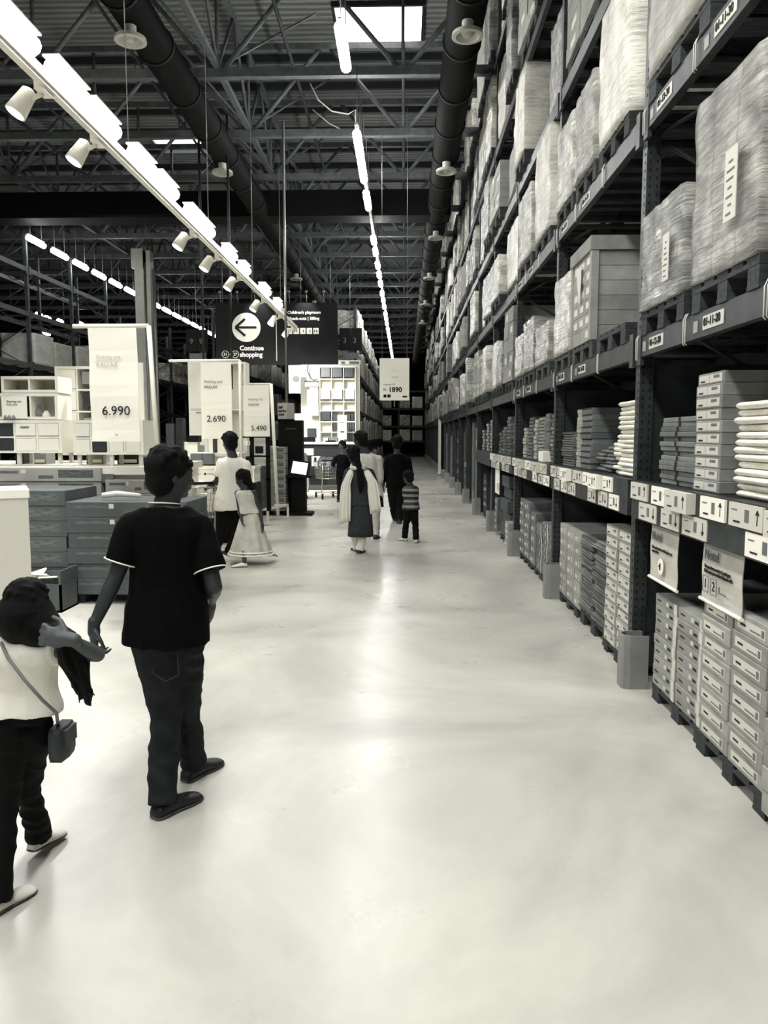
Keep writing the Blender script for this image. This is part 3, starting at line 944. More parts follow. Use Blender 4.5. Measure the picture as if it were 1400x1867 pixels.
# label shelf, first bay
stack('flat_pack', 'flat pack', 1.62, 4.62, SH, 0.7, 0.60, 0.029, 14, 'tie', 'thin', 'thin tied flat pack in the short pile beside the first upright, label shelf', 0.012, 0.015)
stack('flat_pack', 'flat pack', 2.2, 4.80, SH, 0.4, 0.34, 0.034, 17, 'tie', 'thin', 'thin dark flat pack in the shaded pile behind, first label shelf', 0.01)
stack('labelled_carton', 'carton', 1.60, 4.12, SH, 0.62, 0.34, 0.0625, 10, 'white_end', 'card', 'white-labelled carton in the tall pile on the first label shelf', 0.008)
bags('folded_textile', 1.60, 3.56, SH, 0.6, 0.44, 0.035, 13, m_bagw, 'white folded textile pack piled on the shelf above the right Note banner')
bags('folded_textile', 1.64, 3.05, SH, 0.6, 0.4, 0.04, 11, m_bagw, 'white textile pack in the pile at the right photo edge')
# second bay
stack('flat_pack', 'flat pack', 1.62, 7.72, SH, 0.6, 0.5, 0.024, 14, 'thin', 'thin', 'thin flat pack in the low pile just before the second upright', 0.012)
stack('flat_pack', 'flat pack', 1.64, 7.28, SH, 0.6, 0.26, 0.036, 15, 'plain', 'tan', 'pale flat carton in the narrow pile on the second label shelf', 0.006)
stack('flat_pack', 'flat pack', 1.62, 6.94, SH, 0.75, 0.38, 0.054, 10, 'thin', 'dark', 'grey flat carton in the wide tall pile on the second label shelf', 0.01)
bags('cushion_pack', 1.66, 6.56, SH, 0.4, 0.22, 0.03, 6, m_bagd, 'small dark mottled pack in the low heap on the second label shelf', 0.025)
bags('cushion_pack', 1.66, 6.28, SH, 0.4, 0.24, 0.03, 7, m_bagd, 'small mottled pack in the heap beside the tall white textiles', 0.03)
bags('folded_textile', 1.64, 5.93, SH, 0.5, 0.22, 0.035, 7, m_bagw, 'white textile pack in the half-high pile beside the tall white one', 0.02)
bags('folded_textile', 1.60, 5.62, SH, 0.6, 0.40, 0.034, 16, m_bagw, 'white folded textile pack in the tall pile just beyond the first upright')
# third, fourth and fifth bay
for (y, n_, dz, dy, st_, bd, lb) in ((10.55, 9, 0.045, 0.36, 'label', 'card', 'small carton in the pile just before the third upright, label shelf'), (10.1, 12, 0.045, 0.34, 'thin', 'thin', 'flat pack in the leaning dark pile, third label shelf'),
                                     (9.7, 10, 0.05, 0.3, 'label', 'card', 'carton in the middle pile of the third label shelf'), (9.3, 13, 0.04, 0.3, 'thin', 'tan', 'pale flat pack on the third label shelf'),
                                     (8.95, 11, 0.05, 0.3, 'plain', 'dark', 'dark carton in the tall pile of the third label shelf'), (8.5, 12, 0.045, 0.42, 'thin', 'wood', 'uneven flat pack just beyond the second upright, label shelf')):
    stack('flat_pack', 'flat pack', 1.64, y, SH, 0.5, dy - 0.02, dz, n_, st_, bd, lb, 0.012)
tag(link('white_box', carton_mesh(0.2, 0.28, 0.12, 'plain', 'white'), None, (1.66, 8.9, SH)), 'single small white box at the edge of the third label shelf', 'box')
for (y, n_, dz, lb) in ((13.3, 6, 0.06, 'small carton in the low pile of the fourth label shelf'), (12.8, 9, 0.05, 'flat pack in the rounded pile of the fourth label shelf'), (12.2, 12, 0.05, 'carton in the middle pile of the fourth label shelf'), (11.5, 13, 0.045, 'flat pack just beyond the third upright, label shelf')):
    stack('flat_pack', 'flat pack', 1.64, y, SH, 0.5, 0.36, dz, n_, 'thin', 'thin', lb, 0.012)
for (y, n_, dz, lb) in ((16.1, 7, 0.06, 'small carton at the far end of the fifth label shelf'), (15.3, 9, 0.06, 'carton in the middle of the fifth label shelf'), (14.6, 10, 0.06, 'carton just beyond the fourth upright, label shelf')):
    stack('flat_pack', 'flat pack', 1.64, y, SH, 0.5, 0.45, dz, n_, 'label', 'dark', lb, 0.012)

# floor level, first bay
place_pallet(1.60, 4.45, 0.0, 'wooden pallet under the carton columns with white dots', 'pallets on the floor', 1.05).scale.z = 0.72
for y, lb in ((4.66, 'flat grey carton with white dot, far column beside the first guard'), (4.26, 'flat grey carton with white dot and pale end, near column')):
    stack('dotted_carton', 'carton', 1.60, y, 0.105, 0.8, 0.385, 0.065, 9, 'spot', 'card', lb, 0.005)
place_pallet(1.58, 3.66, 0.0, 'wooden pallet under the large labelled cartons in front', 'pallets on the floor', 1.0).scale.z = 0.72
stack('labelled_carton', 'carton', 1.58, 3.86, 0.105, 0.8, 0.36, 0.0915, 9, 'label', 'card', 'large carton with long pale label, far column below the right Note banner', 0.005)
stack('labelled_carton', 'carton', 1.58, 3.48, 0.105, 0.8, 0.37, 0.0935, 8, 'label', 'card', 'large carton with long pale label, near column below the right Note banner', 0.005)
stack('plain_carton', 'carton', 1.56, 3.06, 0.05, 0.7, 0.40, 0.105, 4, 'plain', 'card', 'plain grey carton cut off by the photo edge, lower right', 0.003)
# floor level, second bay
place_pallet(1.60, 7.45, 0.0, 'wooden pallet under the pale pebble-labelled cartons', 'pallets on the floor', 1.0).scale.z = 0.6
for y, n_ in ((7.72, 6), (7.36, 6), (7.06, 6)):
    stack('labelled_carton', 'carton', 1.60, y, 0.09, 0.8, 0.32 if y > 7.1 else 0.26, 0.118, n_, 'mark', 'card', 'pale marked carton, column %s the loose board pile' % {7.72: 'furthest from', 7.36: 'second from', 7.06: 'touching'}[y], 0.004)
place_pallet(1.60, 6.45, 0.0, 'wooden pallet under the loose thin board pile', 'pallets on the floor', 1.15)
for y in (6.68, 6.24):
    stack('board_pack', 'board pack', 1.60, y, 0.146, 0.8, 0.43, 0.0235, 28, 'thin', 'wood', 'thin striped board pack in the uneven pile, %s half' % ('far' if y > 6.5 else 'near'), 0.02, 0.035)
place_pallet(1.58, 5.66, 0.0, 'wooden pallet beside the first guard, under pale-labelled cartons', 'pallets on the floor', 0.85).scale.z = 0.6
for y in (5.84, 5.50):
    stack('labelled_carton', 'carton', 1.58, y, 0.09, 0.8, 0.325, 0.083, 11, 'white_end', 'card', 'grey carton with white label, %s column just beyond the first guard' % ('far' if y > 5.7 else 'near'), 0.005)
# third bay
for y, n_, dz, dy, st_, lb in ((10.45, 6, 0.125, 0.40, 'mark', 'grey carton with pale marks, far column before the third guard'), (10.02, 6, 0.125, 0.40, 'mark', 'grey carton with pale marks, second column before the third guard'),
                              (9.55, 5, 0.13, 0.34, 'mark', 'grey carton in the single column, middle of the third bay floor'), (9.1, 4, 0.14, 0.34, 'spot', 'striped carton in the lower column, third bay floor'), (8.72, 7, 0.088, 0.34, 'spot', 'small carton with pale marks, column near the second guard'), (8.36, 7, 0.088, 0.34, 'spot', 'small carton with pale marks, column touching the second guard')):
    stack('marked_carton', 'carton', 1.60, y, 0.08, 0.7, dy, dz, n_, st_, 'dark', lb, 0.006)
for y in (10.2, 9.35, 8.55):
    place_pallet(1.60, y, 0.0, 'low wooden pallet under the marked cartons of the third bay', 'pallets on the floor', 1.0).scale.z = 0.5
# fourth bay: big dark cartons with a white sheet
place_pallet(1.58, 12.2, 0.0, 'wooden pallet under the big dark cartons', 'pallets on the floor', 1.1).scale.z = 0.6
zz = 0.09
for i, (dz, of) in enumerate(((0.19, 0), (0.19, 0.03), (0.19, -0.02), (0.17, 0.04), (0.17, 0.0))):
    o = link('large_carton', carton_mesh(0.75, 0.85, dz, 'plain', 'slate'), None, (1.97 + of, 12.2 + of, zz)); zz += dz + 0.012
    tag(o, 'big dark carton, %s from the floor in the rounded pile' % ORD[i], 'carton', 'big dark cartons in the fourth bay')
tag(MB().box(-0.01, 0, -0.25, 0.3, 0, 0.42).box(-0.05, -0.01, -0.28, -0.1, 0.1, 0.2).build('paper_banner', m_white2, None, (1.56, 12.9, 0.72)), 'crooked pale sheet hanging beside the big dark cartons', 'banner')
stack('marked_carton', 'carton', 1.50, 11.25, 0.06, 0.5, 0.35, 0.09, 4, 'label', 'card', 'small carton standing in front of the third guard, beyond it', 0.01)
stack('marked_carton', 'carton', 1.56, 13.1, 0.08, 0.6, 0.35, 0.11, 5, 'mark', 'dark', 'narrow carton just before the fourth guard', 0.01)
# tall flat packs standing upright further down
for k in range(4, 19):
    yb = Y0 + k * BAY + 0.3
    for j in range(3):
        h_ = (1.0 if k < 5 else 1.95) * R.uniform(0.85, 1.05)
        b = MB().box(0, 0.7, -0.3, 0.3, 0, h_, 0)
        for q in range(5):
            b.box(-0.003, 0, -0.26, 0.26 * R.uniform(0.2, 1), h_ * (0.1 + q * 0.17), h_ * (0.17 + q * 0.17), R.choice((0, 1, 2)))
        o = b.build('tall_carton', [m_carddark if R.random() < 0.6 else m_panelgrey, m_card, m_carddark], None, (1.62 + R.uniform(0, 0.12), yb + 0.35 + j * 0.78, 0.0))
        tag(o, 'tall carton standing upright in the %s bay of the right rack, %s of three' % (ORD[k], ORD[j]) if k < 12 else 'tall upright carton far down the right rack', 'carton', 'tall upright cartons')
# white upright board far down
tag(MB().box(-0.06, 0.04, -0.35, 0.35, 0.05, 2.4).build('white_cover_sheet', m_white, None, (1.50, 33.2, 0)), 'tall narrow white panel standing against the far right rack', 'panel')

# Note! banners hung from the label shelf
for y0_, y1_, ztop, zbot, lb, kind in ((4.88, 4.40, 1.20, 0.79, 'pale Note banner with a round arrow mark beside the first upright', 0), (4.03, 3.55, 1.20, 0.83, 'larger-looking pale Note banner with boxed digits over the labelled cartons', 1)):
    yc = (y0_ + y1_) / 2; wd = y0_ - y1_; ht = ztop - zbot
    t = root('notice_banner', lb, 'banner', (1.565, yc, zbot), 'Note banners under the label shelf')
    b = MB(); n = 8
    rr_ = []
    for i in range(n + 1):
        z = ht * i / n; off = 0.003 * math.sin(i * 1.3)
        rr_.append([Vector((off, -wd / 2, z)), Vector((off, wd / 2, z)), Vector((off + 0.004, wd / 2, z)), Vector((off + 0.004, -wd / 2, z))])
    b.loft(rr_, 0, False)
    b.build('sheet', mat('banner_paper', 0.74, 0.7, var=0.05, vscale=5), t)
    MB().tube([(0, -wd / 2 - 0.01, 0), (0, wd / 2 + 0.02, 0)], 0.010, 8).build('bottom_bar', m_white2, t)
    text('heading', 'Note!', 0.075, m_greyink, t, (-0.008, wd / 2 - 0.045, ht * 0.66), 'aisle', 0.001)
    text('notice_text', ('This product is the width of your car,\nmeasure first.' if kind == 0 else 'The product consists 2 packages.\nMake sure you collect all parts of it.'), 0.024, m_ink, t, (-0.008, wd / 2 - 0.045, ht * 0.46), 'aisle', 0.0006)
    if kind == 0:
        g = MB(); g.tube([(-0.014, -0.0, ht * 0.25), (-0.016, 0, ht * 0.25)], 0.05, 20)
        g.build('white_circle', m_white2, t)
        MB().beam((-0.02, 0.0, ht * 0.20), (-0.02, 0.0, ht * 0.30), 0.006, 0.006).beam((-0.02, 0.0, ht * 0.25), (-0.02, 0.025, ht * 0.25), 0.006, 0.006).build('arrow', m_ink, t)
    else:
        for q, s_ in enumerate(('1', '2')):
            yq = wd / 2 - 0.10 - q * 0.1
            fr = MB()
            for a, c in (((-0.035, -0.04), (0.035, -0.04)), ((0.035, -0.04), (0.035, 0.04)), ((0.035, 0.04), (-0.035, 0.04)), ((-0.035, 0.04), (-0.035, -0.04))):
                fr.beam((-0.02, yq + a[0], ht * 0.26 + a[1]), (-0.02, yq + c[0], ht * 0.26 + c[1]), 0.003, 0.003)
            fr.build('digit_frame', m_greyink, t)
            text('digit', s_, 0.07, m_ink, t, (-0.02, yq + 0.02, ht * 0.26), 'aisle')
        MB().beam((-0.02, wd / 2 - 0.27, ht * 0.22), (-0.02, wd / 2 - 0.35, ht * 0.22), 0.004, 0.006).beam((-0.02, wd / 2 - 0.27, ht * 0.22), (-0.02, wd / 2 - 0.27, ht * 0.30), 0.004, 0.006).build('diagram', m_greyink, t)
# ------------------------------------------------------------------ signs
def banner(name_label, px0, py0, px1, py1, Y, pole_px, pole_y1, arm_px, lines, pole_lean=0.0, cat='price banner'):
    a = at(px0, py0, Y); c = at(px1, py1, Y); wd = c.x - a.x; ht = a.z - c.z
    t = root('price_banner', name_label, cat, (a.x, Y, c.z), 'hanging price banners')
    b = MB(); n = 10
    b.loft([[Vector((0, 0.0 + 0.01 * math.sin(i), ht * i / n)), Vector((wd, 0.01 * math.sin(i + 1), ht * i / n)), Vector((wd, 0.004 + 0.01 * math.sin(i + 1), ht * i / n)), Vector((0, 0.004 + 0.01 * math.sin(i), ht * i / n))] for i in range(n + 1)], 0, False)
    b.build('sheet', m_white2, t)
    if pole_px:
        top = at(pole_px, py0 - 4, Y + 0.03); bot = at(pole_px + pole_lean, pole_y1, Y + 0.03)
        arm = at(arm_px, py0 - 3, Y + 0.03)
        o = Vector(t.location)
        MB().tube([bot - o, top - o], 0.022, 10).build('pole', m_white, t)
        MB().tube([top - o, arm - o], 0.020, 10).build('arm', m_white, t)
    for (s_, fx, fy, sz, m, bold) in lines:
        text('lettering', s_, sz, m, t, (wd * fx, -0.016, ht * fy), 'cam', bold)
    return t, wd, ht


banner('large white banner with price 6.990 hanging from an angled white pole', 160, 598, 255, 805, 7.1, 271, 822, 133, [('6.990', .24, .27, .12, m_ink, 0.0), ('Shelving unit', .16, .745, .045, mat('faint_ink', 0.72, 0.7), 0), ('KALLAX', .16, .68, .055, mat('faint_ink', 0.72, 0.7), 0), ('Sek', .5, .06, .02, m_greyink, 0)], 16)
banner('white banner with price 2.690 in the middle, hung from an angled white pole', 365, 661, 424, 800, 11.8, 437, 840, 308, [('2.690', .17, .26, .135, m_ink, 0.0), ('Shelving unit', .12, .75, .055, m_greyink, 0), ('KALLAX', .12, .68, .055, m_greyink, 0.001), ('__________', .17, .18, .02, m_greyink, 0)], 3)
banner('white banner with price 5.490, right of the other price banners', 443, 702, 492, 796, 14.6, None, 0, 0, [('5.490', .28, .16, .135, m_ink, 0.0), ('Shelving unit', .2, .72, .055, m_greyink, 0), ('KALLAX', .2, .62, .055, m_greyink, 0.001)])
# slanted white mast that carries it, standing on the floor
p0 = at(507, 941, 15.95); p1 = at(494, 700, 15.95)
mast = root('banner_stand', 'tall thin white stand at the floor edge beside the carton tower', 'stand', (p0.x, p0.y, 0))
MB().tube([(0, 0, 0.02), p1 - Vector((p0.x, p0.y, 0))], 0.035, 10).build('pole', m_white, mast)
ar = at(440, 700, 15.95)
MB().tube([p1 - Vector((p0.x, p0.y, 0)), ar - Vector((p0.x, p0.y, 0))], 0.02, 8).build('arm', m_white, mast)
# hanging 1890 sign
a = at(692, 653, 15.0); c = at(746, 730, 15.0)
t = root('price_sign', 'square-edged white sign reading Rs 1890 hanging over the aisle', 'price sign', (a.x, 15.0, c.z))
wd, ht = c.x - a.x, a.z - c.z
MB().box(0, wd, 0, 0.03, 0, ht).build('board', m_white2, t)
text('price', '1890', 0.13, m_ink, t, (wd * .30, -0.003, ht * .25), 'cam', 0.004)
text('currency', 'Rs.', 0.06, m_ink, t, (wd * .12, -0.003, ht * .26), 'cam')
text('description', 'eldsberga 230', 0.04, m_greyink, t, (wd * .12, -0.003, ht * .38), 'cam')
text('description', '- - -', 0.07, m_ink, t, (wd * .42, -0.003, ht * .56), 'cam', 0.002)
text('description', '- -', 0.06, m_greyink, t, (wd * .46, -0.003, ht * .71), 'cam')
for u0, u1 in ((.13, .23), (.26, .37), (.77, .93)): MB().box(wd * u0, wd * u1, -0.003, 0, ht * .07, ht * (.14 if u0 < .5 else .11)).build('pictogram', m_ink, t)
for fx in (0.08, 0.92):
    MB().tube([(wd * fx, 0.015, ht), (wd * fx, 0.015, ht + 4.6)], 0.004, 5).build('wire', m_steel, t)
MB().beam((wd / 2, 0.015, -0.12), (wd / 2, 0.015, 0), 0.02, 0.02).build('hook', m_steel, t)

# the large black direction sign
Y = 25.0
a = at(392, 553, Y); c = at(616, 665, Y); wd = c.x - a.x; ht = a.z - c.z
t = root('direction_sign', 'large black hanging sign with white arrow circle and Continue shopping', 'sign', (a.x, Y, c.z))
m_sign = mat('sign_black', 0.03, 0.6, spec=0.25)
MB().box(0, wd, 0, 0.06, 0, ht).build('board', m_sign, t)


def disc(b, cx, cz, r, y=-0.012, n=36, m=0, th=0.01):
    return b.tube([(cx, y, cz), (cx, y + th, cz)], r, n, m, False)


def spt(px, py):
    p = at(px, py, Y); return p.x - a.x, p.z - c.z


x_, z_ = spt(449, 597)
rC = spt(475, 597)[0] - x_
circ = disc(MB(), x_, z_, rC).build('white_circle', m_white, t)
ab = MB()
ab.beam((x_ - rC * .72, -0.02, z_), (x_ + rC * .72, -0.02, z_), 0.006, 0.07)
ab.beam((x_ - rC * .76, -0.021, z_), (x_ - rC * .08, -0.021, z_ + rC * .58), 0.006, 0.075).beam((x_ - rC * .76, -0.021, z_), (x_ - rC * .08, -0.021, z_ - rC * .58), 0.006, 0.075)
ab.build('arrow', m_ink, t)
for px, s_ in ((411, '21'), (429, '27')):
    x_, z_ = spt(px, 646)
    rg = MB(); pts = [(x_ + 0.11 * math.cos(q * math.pi / 12), -0.012, z_ + 0.11 * math.sin(q * math.pi / 12)) for q in range(25)]
    rg.tube(pts, 0.008, 6)
    rg.build('number_ring', m_white, t)
    text('number', s_, 0.12, m_white, t, (x_, -0.01, z_), 'cam', 0.003, 'CENTER')
MB().box(spt(419, 646)[0], spt(422, 646)[0], -0.01, 0, spt(420, 647)[1], spt(420, 645)[1]).build('dash', m_white, t)
text('lettering', 'Continue\nshopping', 0.205, m_white, t, (spt(437, 640)[0], -0.008, spt(437, 641)[1]), 'cam', 0.007)
MB().box(spt(503, 600)[0], spt(504.5, 600)[0], -0.01, 0, spt(500, 658)[1], spt(500, 562)[1]).build('divider', m_steelw, t)
text('lettering', "Children's playroom", 0.13, m_white, t, (spt(524, 570)[0], -0.008, spt(524, 570)[1]), 'cam', 0.004)
text('lettering', 'Check-outs | Billing', 0.13, m_white, t, (spt(524, 581)[0], -0.008, spt(524, 581)[1]), 'cam', 0.004)
text('lettering', 'exit', 0.13, m_white, t, (spt(524, 592)[0], -0.008, spt(524, 592)[1]), 'cam', 0.004)
MB().box(spt(512, 572)[0], spt(519, 572)[0], -0.01, 0, spt(512, 573)[1], spt(512, 562)[1]).build('pictogram', m_white, t)
for q in range(5):
    x0, z1 = spt(523 + q * 12, 598); x1, z0 = spt(533 + q * 12, 609)
    b = MB().box(x0, x1, -0.01, 0, z0, z1, 0)
    xm = (x0 + x1) / 2; zm = (z0 + z1) / 2
    for o_ in ((0.035,) if q in (2, 3) else (-0.03, 0.035)):
        b.box(xm + o_ - 0.03, xm + o_, -0.013, -0.01, zm - 0.04, zm + 0.02, 1); b.box(xm + o_ - 0.024, xm + o_ - 0.006, -0.013, -0.01, zm + 0.03, zm + 0.05, 1)
    b.build('pictogram', [m_white, m_ink], t)
for fx in (0.06, 0.3, 0.7, 0.94):
    MB().tube([(wd * fx, 0.03, ht), (wd * fx, 0.03, 8.1 - c.z)], 0.008, 5).build('wire', m_steel, t)
for q in range(7):
    fx = 0.05 + q * 0.14
    MB().tube([(wd * fx, -0.02, ht), (wd * fx, -0.15, ht + 0.3)], 0.012, 5).ball((wd * fx, -0.17, ht + 0.32), 0.05, n=8).build('clamp_lamp', m_steel, t)
for xx in (1.35, 2.9):
    l = bpy.data.lights.new('sign_lamp', 'SPOT'); l.energy = 60; l.spot_size = 1.2; l.spot_blend = 0.8; l.shadow_soft_size = 0.05
    lo = bpy.data.objects.new('sign_lamp', l); COL.objects.link(lo); lo.parent = t; lo.location = (xx, -0.55, ht + 0.35)
    lo.rotation_euler = Vector((0, 0.6, -0.8)).to_track_quat('-Z', 'Y').to_euler()

# aisle number boards
for s_, px, py, Yd in (('13', 118, 623, 27.5), ('99', 358, 622, 27.0), ('33', 638, 620, 26.4)):
    p = at(px, py, Yd)
    t = root('aisle_number_board', 'black aisle number board reading ' + s_, 'sign', (p.x, Yd, p.z))
    t['label'] = 'black aisle number board, ' + {'13': 'the one at far left over the white shelves', '99': 'the one right of the grey column', '33': 'the one above the far display wall'}[s_]
    MB().box(-0.36, 0.02, 0, 0.04, -0.35, 0.4).build('board', m_sign, t)
    MB().box(0.03, 0.40, 0, 0.04, -0.35, 0.4).build('board', m_sign, t)
    for xo in (-0.22, 0.2):
        if s_ == '13':
            text('number', '1' if xo < 0 else '13', 0.26, m_steel, t, (xo, -0.01, -0.02), 'cam', 0, 'CENTER')
        else:
            text('number', s_[0], 0.26, m_steel, t, (xo * 0.8, -0.01, -0.02), 'cam', 0, 'CENTER')
    MB().tube([(0, 0.02, 0.4), (0, 0.02, 8.1 - p.z)], 0.01, 5).build('wire', m_steel, t)
    MB().box(-0.25, 0.3, 0.0, 0.03, -0.62, -0.42).build('small_plate', m_grey, t)

# self-service cubes on black totems
for px0, px1, py0, py1, Y, lb in ((508, 535, 735, 764, 16.4, 'grey self-service cube sign at the foot of the pale hanging pole'), (416, 437, 731, 762, 16.4, 'grey self-service cube sign half hidden between the price banners')):
    a = at(px0, py0, Y); c = at(px1, py1, Y); wd = (c.x - a.x); ht = a.z - c.z; s_ = wd * 0.8
    t = root('cube_sign', lb, 'sign', ((a.x + c.x) / 2, Y, c.z), rz=-0.55)
    MB().box(-s_ / 2, s_ / 2, -s_ / 2, s_ / 2, 0, ht).build('cube', mat('cube_grey', 0.66, 0.6), t)
    text('lettering', 'Self-\nservice\npoint', 0.075, m_ink, t, (-s_ / 2 + 0.02, -s_ / 2 - 0.003, ht / 2), 'cam', 0.003)
    o = text('lettering', 'Self-\nservice\npoint', 0.075, m_ink, t, (-s_ / 2 - 0.003, s_ / 2 - 0.02, ht / 2), 'cam', 0.003); o.rotation_euler = (math.pi / 2, 0, -math.pi / 2)
    tt = root('service_totem', 'black self-service totem below the ' + ('cube sign on the pale pole' if px0 > 500 else 'half hidden cube sign'), 'kiosk', ((a.x + c.x) / 2 + (0.06 if px0 > 500 else 0), Y + 0.25, 0))
    b = MB().box(-0.26, 0.26, -0.1, 0.2, 0, c.z - 0.02)
    b.build('body', m_black, tt)
    text('lettering', 'Self-service', 0.05, m_greyink, tt, (-0.1, -0.103, c.z - 0.2), 'cam')
    if px0 > 500:
        MB().box(-0.1, 0.5, -0.55, -0.05, 0.0, 0.06).box(0.05, 0.35, -0.4, -0.1, 0.06, 0.8).box(-0.12, 0.5, -0.5, -0.05, 0.80, 0.84).build('desk', m_black, tt)
        sc_ = MB(); M4 = Matrix.Translation((0.24, -0.42, 1.0)) @ Matrix.Rotation(0.15, 4, 'Y') @ Matrix.Rotation(-0.35, 4, 'X')
        sc_.box(-0.21, 0.21, -0.02, 0.02, -0.17, 0.17, 0, M4); sc_.build('monitor', m_black, tt)
        MB().box(-0.16, 0.16, -0.023, -0.02, -0.13, 0.13, 0, M4).build('screen', mat('screen_white', 0.85, 0.4, emit=0.75), tt)

# ------------------------------------------------------------------ carton piles on the left
def P7(px, py): return at(px, py, 7.5)


LB = 0.155
for nm, x0, x1, yf, n_, z0, lb in (('printed_carton', -3.36, -2.15, 7.5, 6, 0.10, 'long printed carton in the pile right behind the man in black'), ('printed_carton', -4.62, -3.38, 7.55, 7, 0.055, 'long printed carton in the pile beside the pale counter panel'),
                                   ('printed_carton', -3.42, -2.75, 8.65, 7, 0.10, 'long printed carton in the row behind the front piles, under the white platform'), ('printed_carton', -4.9, -3.46, 8.65, 8, 0.08, 'long printed carton in the highest back pile, left under the platform')):
    me = carton_mesh(0.6, x1 - x0, LB - 0.002, 'plain', 'slate')
    me = carton_mesh(x1 - x0, 0.8, LB - 0.002, 'print', 'slate' if yf < 8 else 'tan')
    for i in range(n_):
        o = link(nm, me, None, ((x0 + x1) / 2 + R.uniform(-0.012, 0.012), yf + 0.4 + R.uniform(-0.01, 0.01), z0 + i * LB))
        tag(o, ('topmost ' if i == n_ - 1 else 'bottom ' if i == 0 else '') + lb, 'carton', lb)
for x, lb in ((-2.75, 'man in black'), (-4.0, 'pale counter panel')):
    b = MB()
    for q in range(3): b.box(-0.6 + q * 0.55, -0.48 + q * 0.55, 0.02, 0.75, 0, 0.1 if x > -3 else 0.055)
    b.box(-0.6, 0.62, 0.02, 0.75, 0.08 if x > -3 else 0.04, 0.1 if x > -3 else 0.055)
    tag(b.build('pallet', m_wood, None, (x, 7.55, 0)), 'low wooden pallet under the printed cartons by the ' + lb, 'pallet')
# open carton with white goods
p = at(88, 1095, 7.15)
t = root('open_carton', 'open grey carton with white papers, leaning before the left piles', 'carton', (-3.62, 7.12, 0))
b = MB(); b.box(-0.45, 0.35, 0.0, 0.02, 0, 0.27).box(-0.45, -0.43, 0, 0.38, 0, 0.34).box(0.33, 0.35, 0, 0.38, 0, 0.40).box(-0.45, 0.35, 0.36, 0.38, 0, 0.34).box(-0.45, 0.35, 0, 0.38, 0, 0.02)
b.build('carton_body', STY['slate'], t)
MB().quad((0.351, 0.0, 0.27), (0.351, 0.38, 0.4), (0.351, 0.38, 0.27), (0.351, 0.2, 0.27)).build('flap', STY['slate'], t)
b = MB()
for q in range(6):
    M4 = Matrix.Translation((-0.3 + q * 0.1, 0.18, 0.30)) @ Matrix.Rotation(R.uniform(-0.5, 0.5), 4, 'X') @ Matrix.Rotation(R.uniform(-0.4, 0.4), 4, 'Y')
    b.box(-0.09, 0.09, -0.13, 0.13, -0.008, 0.008, 0, M4)
b.build('contents', m_white2, t)
# paper roll
tag(MB().tube([(-0.2, 0, 0), (-0.05, 0, 0.02), (0.2, 0, 0)], [0.028, 0.03, 0.02], 12).build('paper_roll', m_white2, None, (at(232, 908, 7.9).x, 7.75, 1.075)), 'rolled white paper lying on the printed cartons', 'paper roll')
# pale counter at the left edge
t = root('counter', 'pale smooth counter block at the left edge, behind the girl', 'counter', (-2.79, 5.6, 0), rz=0.5)
MB().box(-1.6, 0, 0.0, 0.5, 0.0, 1.225).build('body', mat('counter_pale', 0.80, 0.6), t)
MB().box(-1.62, 0.01, -0.01, 0.52, 1.225, 1.285).build('worktop', m_white, t)

# ------------------------------------------------------------------ white display of shelving
YP = 9.0
t = root('display_platform', 'white display platform carrying the white sideboards', 'platform', (-4.3, 8.7, 0))
MB().box(-1.5, 1.42, 0, 2.2, 1.24, 1.33).build('top', m_white, t)
MB().box(-1.5, 1.38, 0.1, 2.1, 0.0, 1.24).build('base', m_white2, t)
tag(MB().box(0, 0.32, 0, 0.02, 0, 0.10).build('info_plate', m_grey, None, (at(157, 880, 8.69).x, 8.68, at(157, 880, 8.69).z)), 'small grey plate on the platform front above the printed cartons', 'plate')


def cubby(name, label, cat, px0, px1, py0, py1, Y, depth, cols, rows, fills=(), legs=0.0, mbody=None, th=0.035):
    a = at(px0, py0, Y); c = at(px1, py1, Y); wd = c.x - a.x; ht = a.z - c.z
    t = root(name, label, cat, (a.x, Y, c.z))
    mb = mbody or m_white
    b = MB().box(0, th, 0, depth, 0, ht).box(wd - th, wd, 0, depth, 0, ht).box(th, wd - th, 0, depth, 0, th).box(th, wd - th, 0, depth, ht - th, ht)
    b.build('frame', mb, t)
    MB().box(th, wd - th, depth - 0.01, depth, th, ht - th).build('back_panel', mb, t)
    cw = (wd - th) / cols; rh = (ht - th) / rows
    d = MB()
    for i in range(1, cols): d.box(i * cw, i * cw + th * .6, 0.005, depth - 0.01, th, ht - th)
    for j in range(1, rows): d.box(th, wd - th, 0.004, depth - 0.01, j * rh, j * rh + th * .6)
    if d.v: d.build('divider', mb, t)
    for (i, j, m, hd) in fills:
        x0 = i * cw + th * .7; x1 = (i + 1) * cw - 0.004; z0 = j * rh + th * .7; z1 = (j + 1) * rh - 0.004
        o = MB().box(x0 + 0.006, x1, -0.006, 0.3 * depth, z0 + 0.004, z1).build('door', m, t)
        if hd:
            MB().box((x0 + x1) / 2 - 0.05, (x0 + x1) / 2 + 0.05, -0.016, -0.006, z1 - 0.05, z1 - 0.035).build('handle', m_greyink, o)
    if legs:
        for x in (0.03, wd / 2, wd - 0.07):
            for y in (0.03, depth - 0.07):
                MB().box(x, x + 0.04, y, y + 0.04, -legs, 0).build('leg', m_steelw, t)
    return t, wd, ht, cw, rh


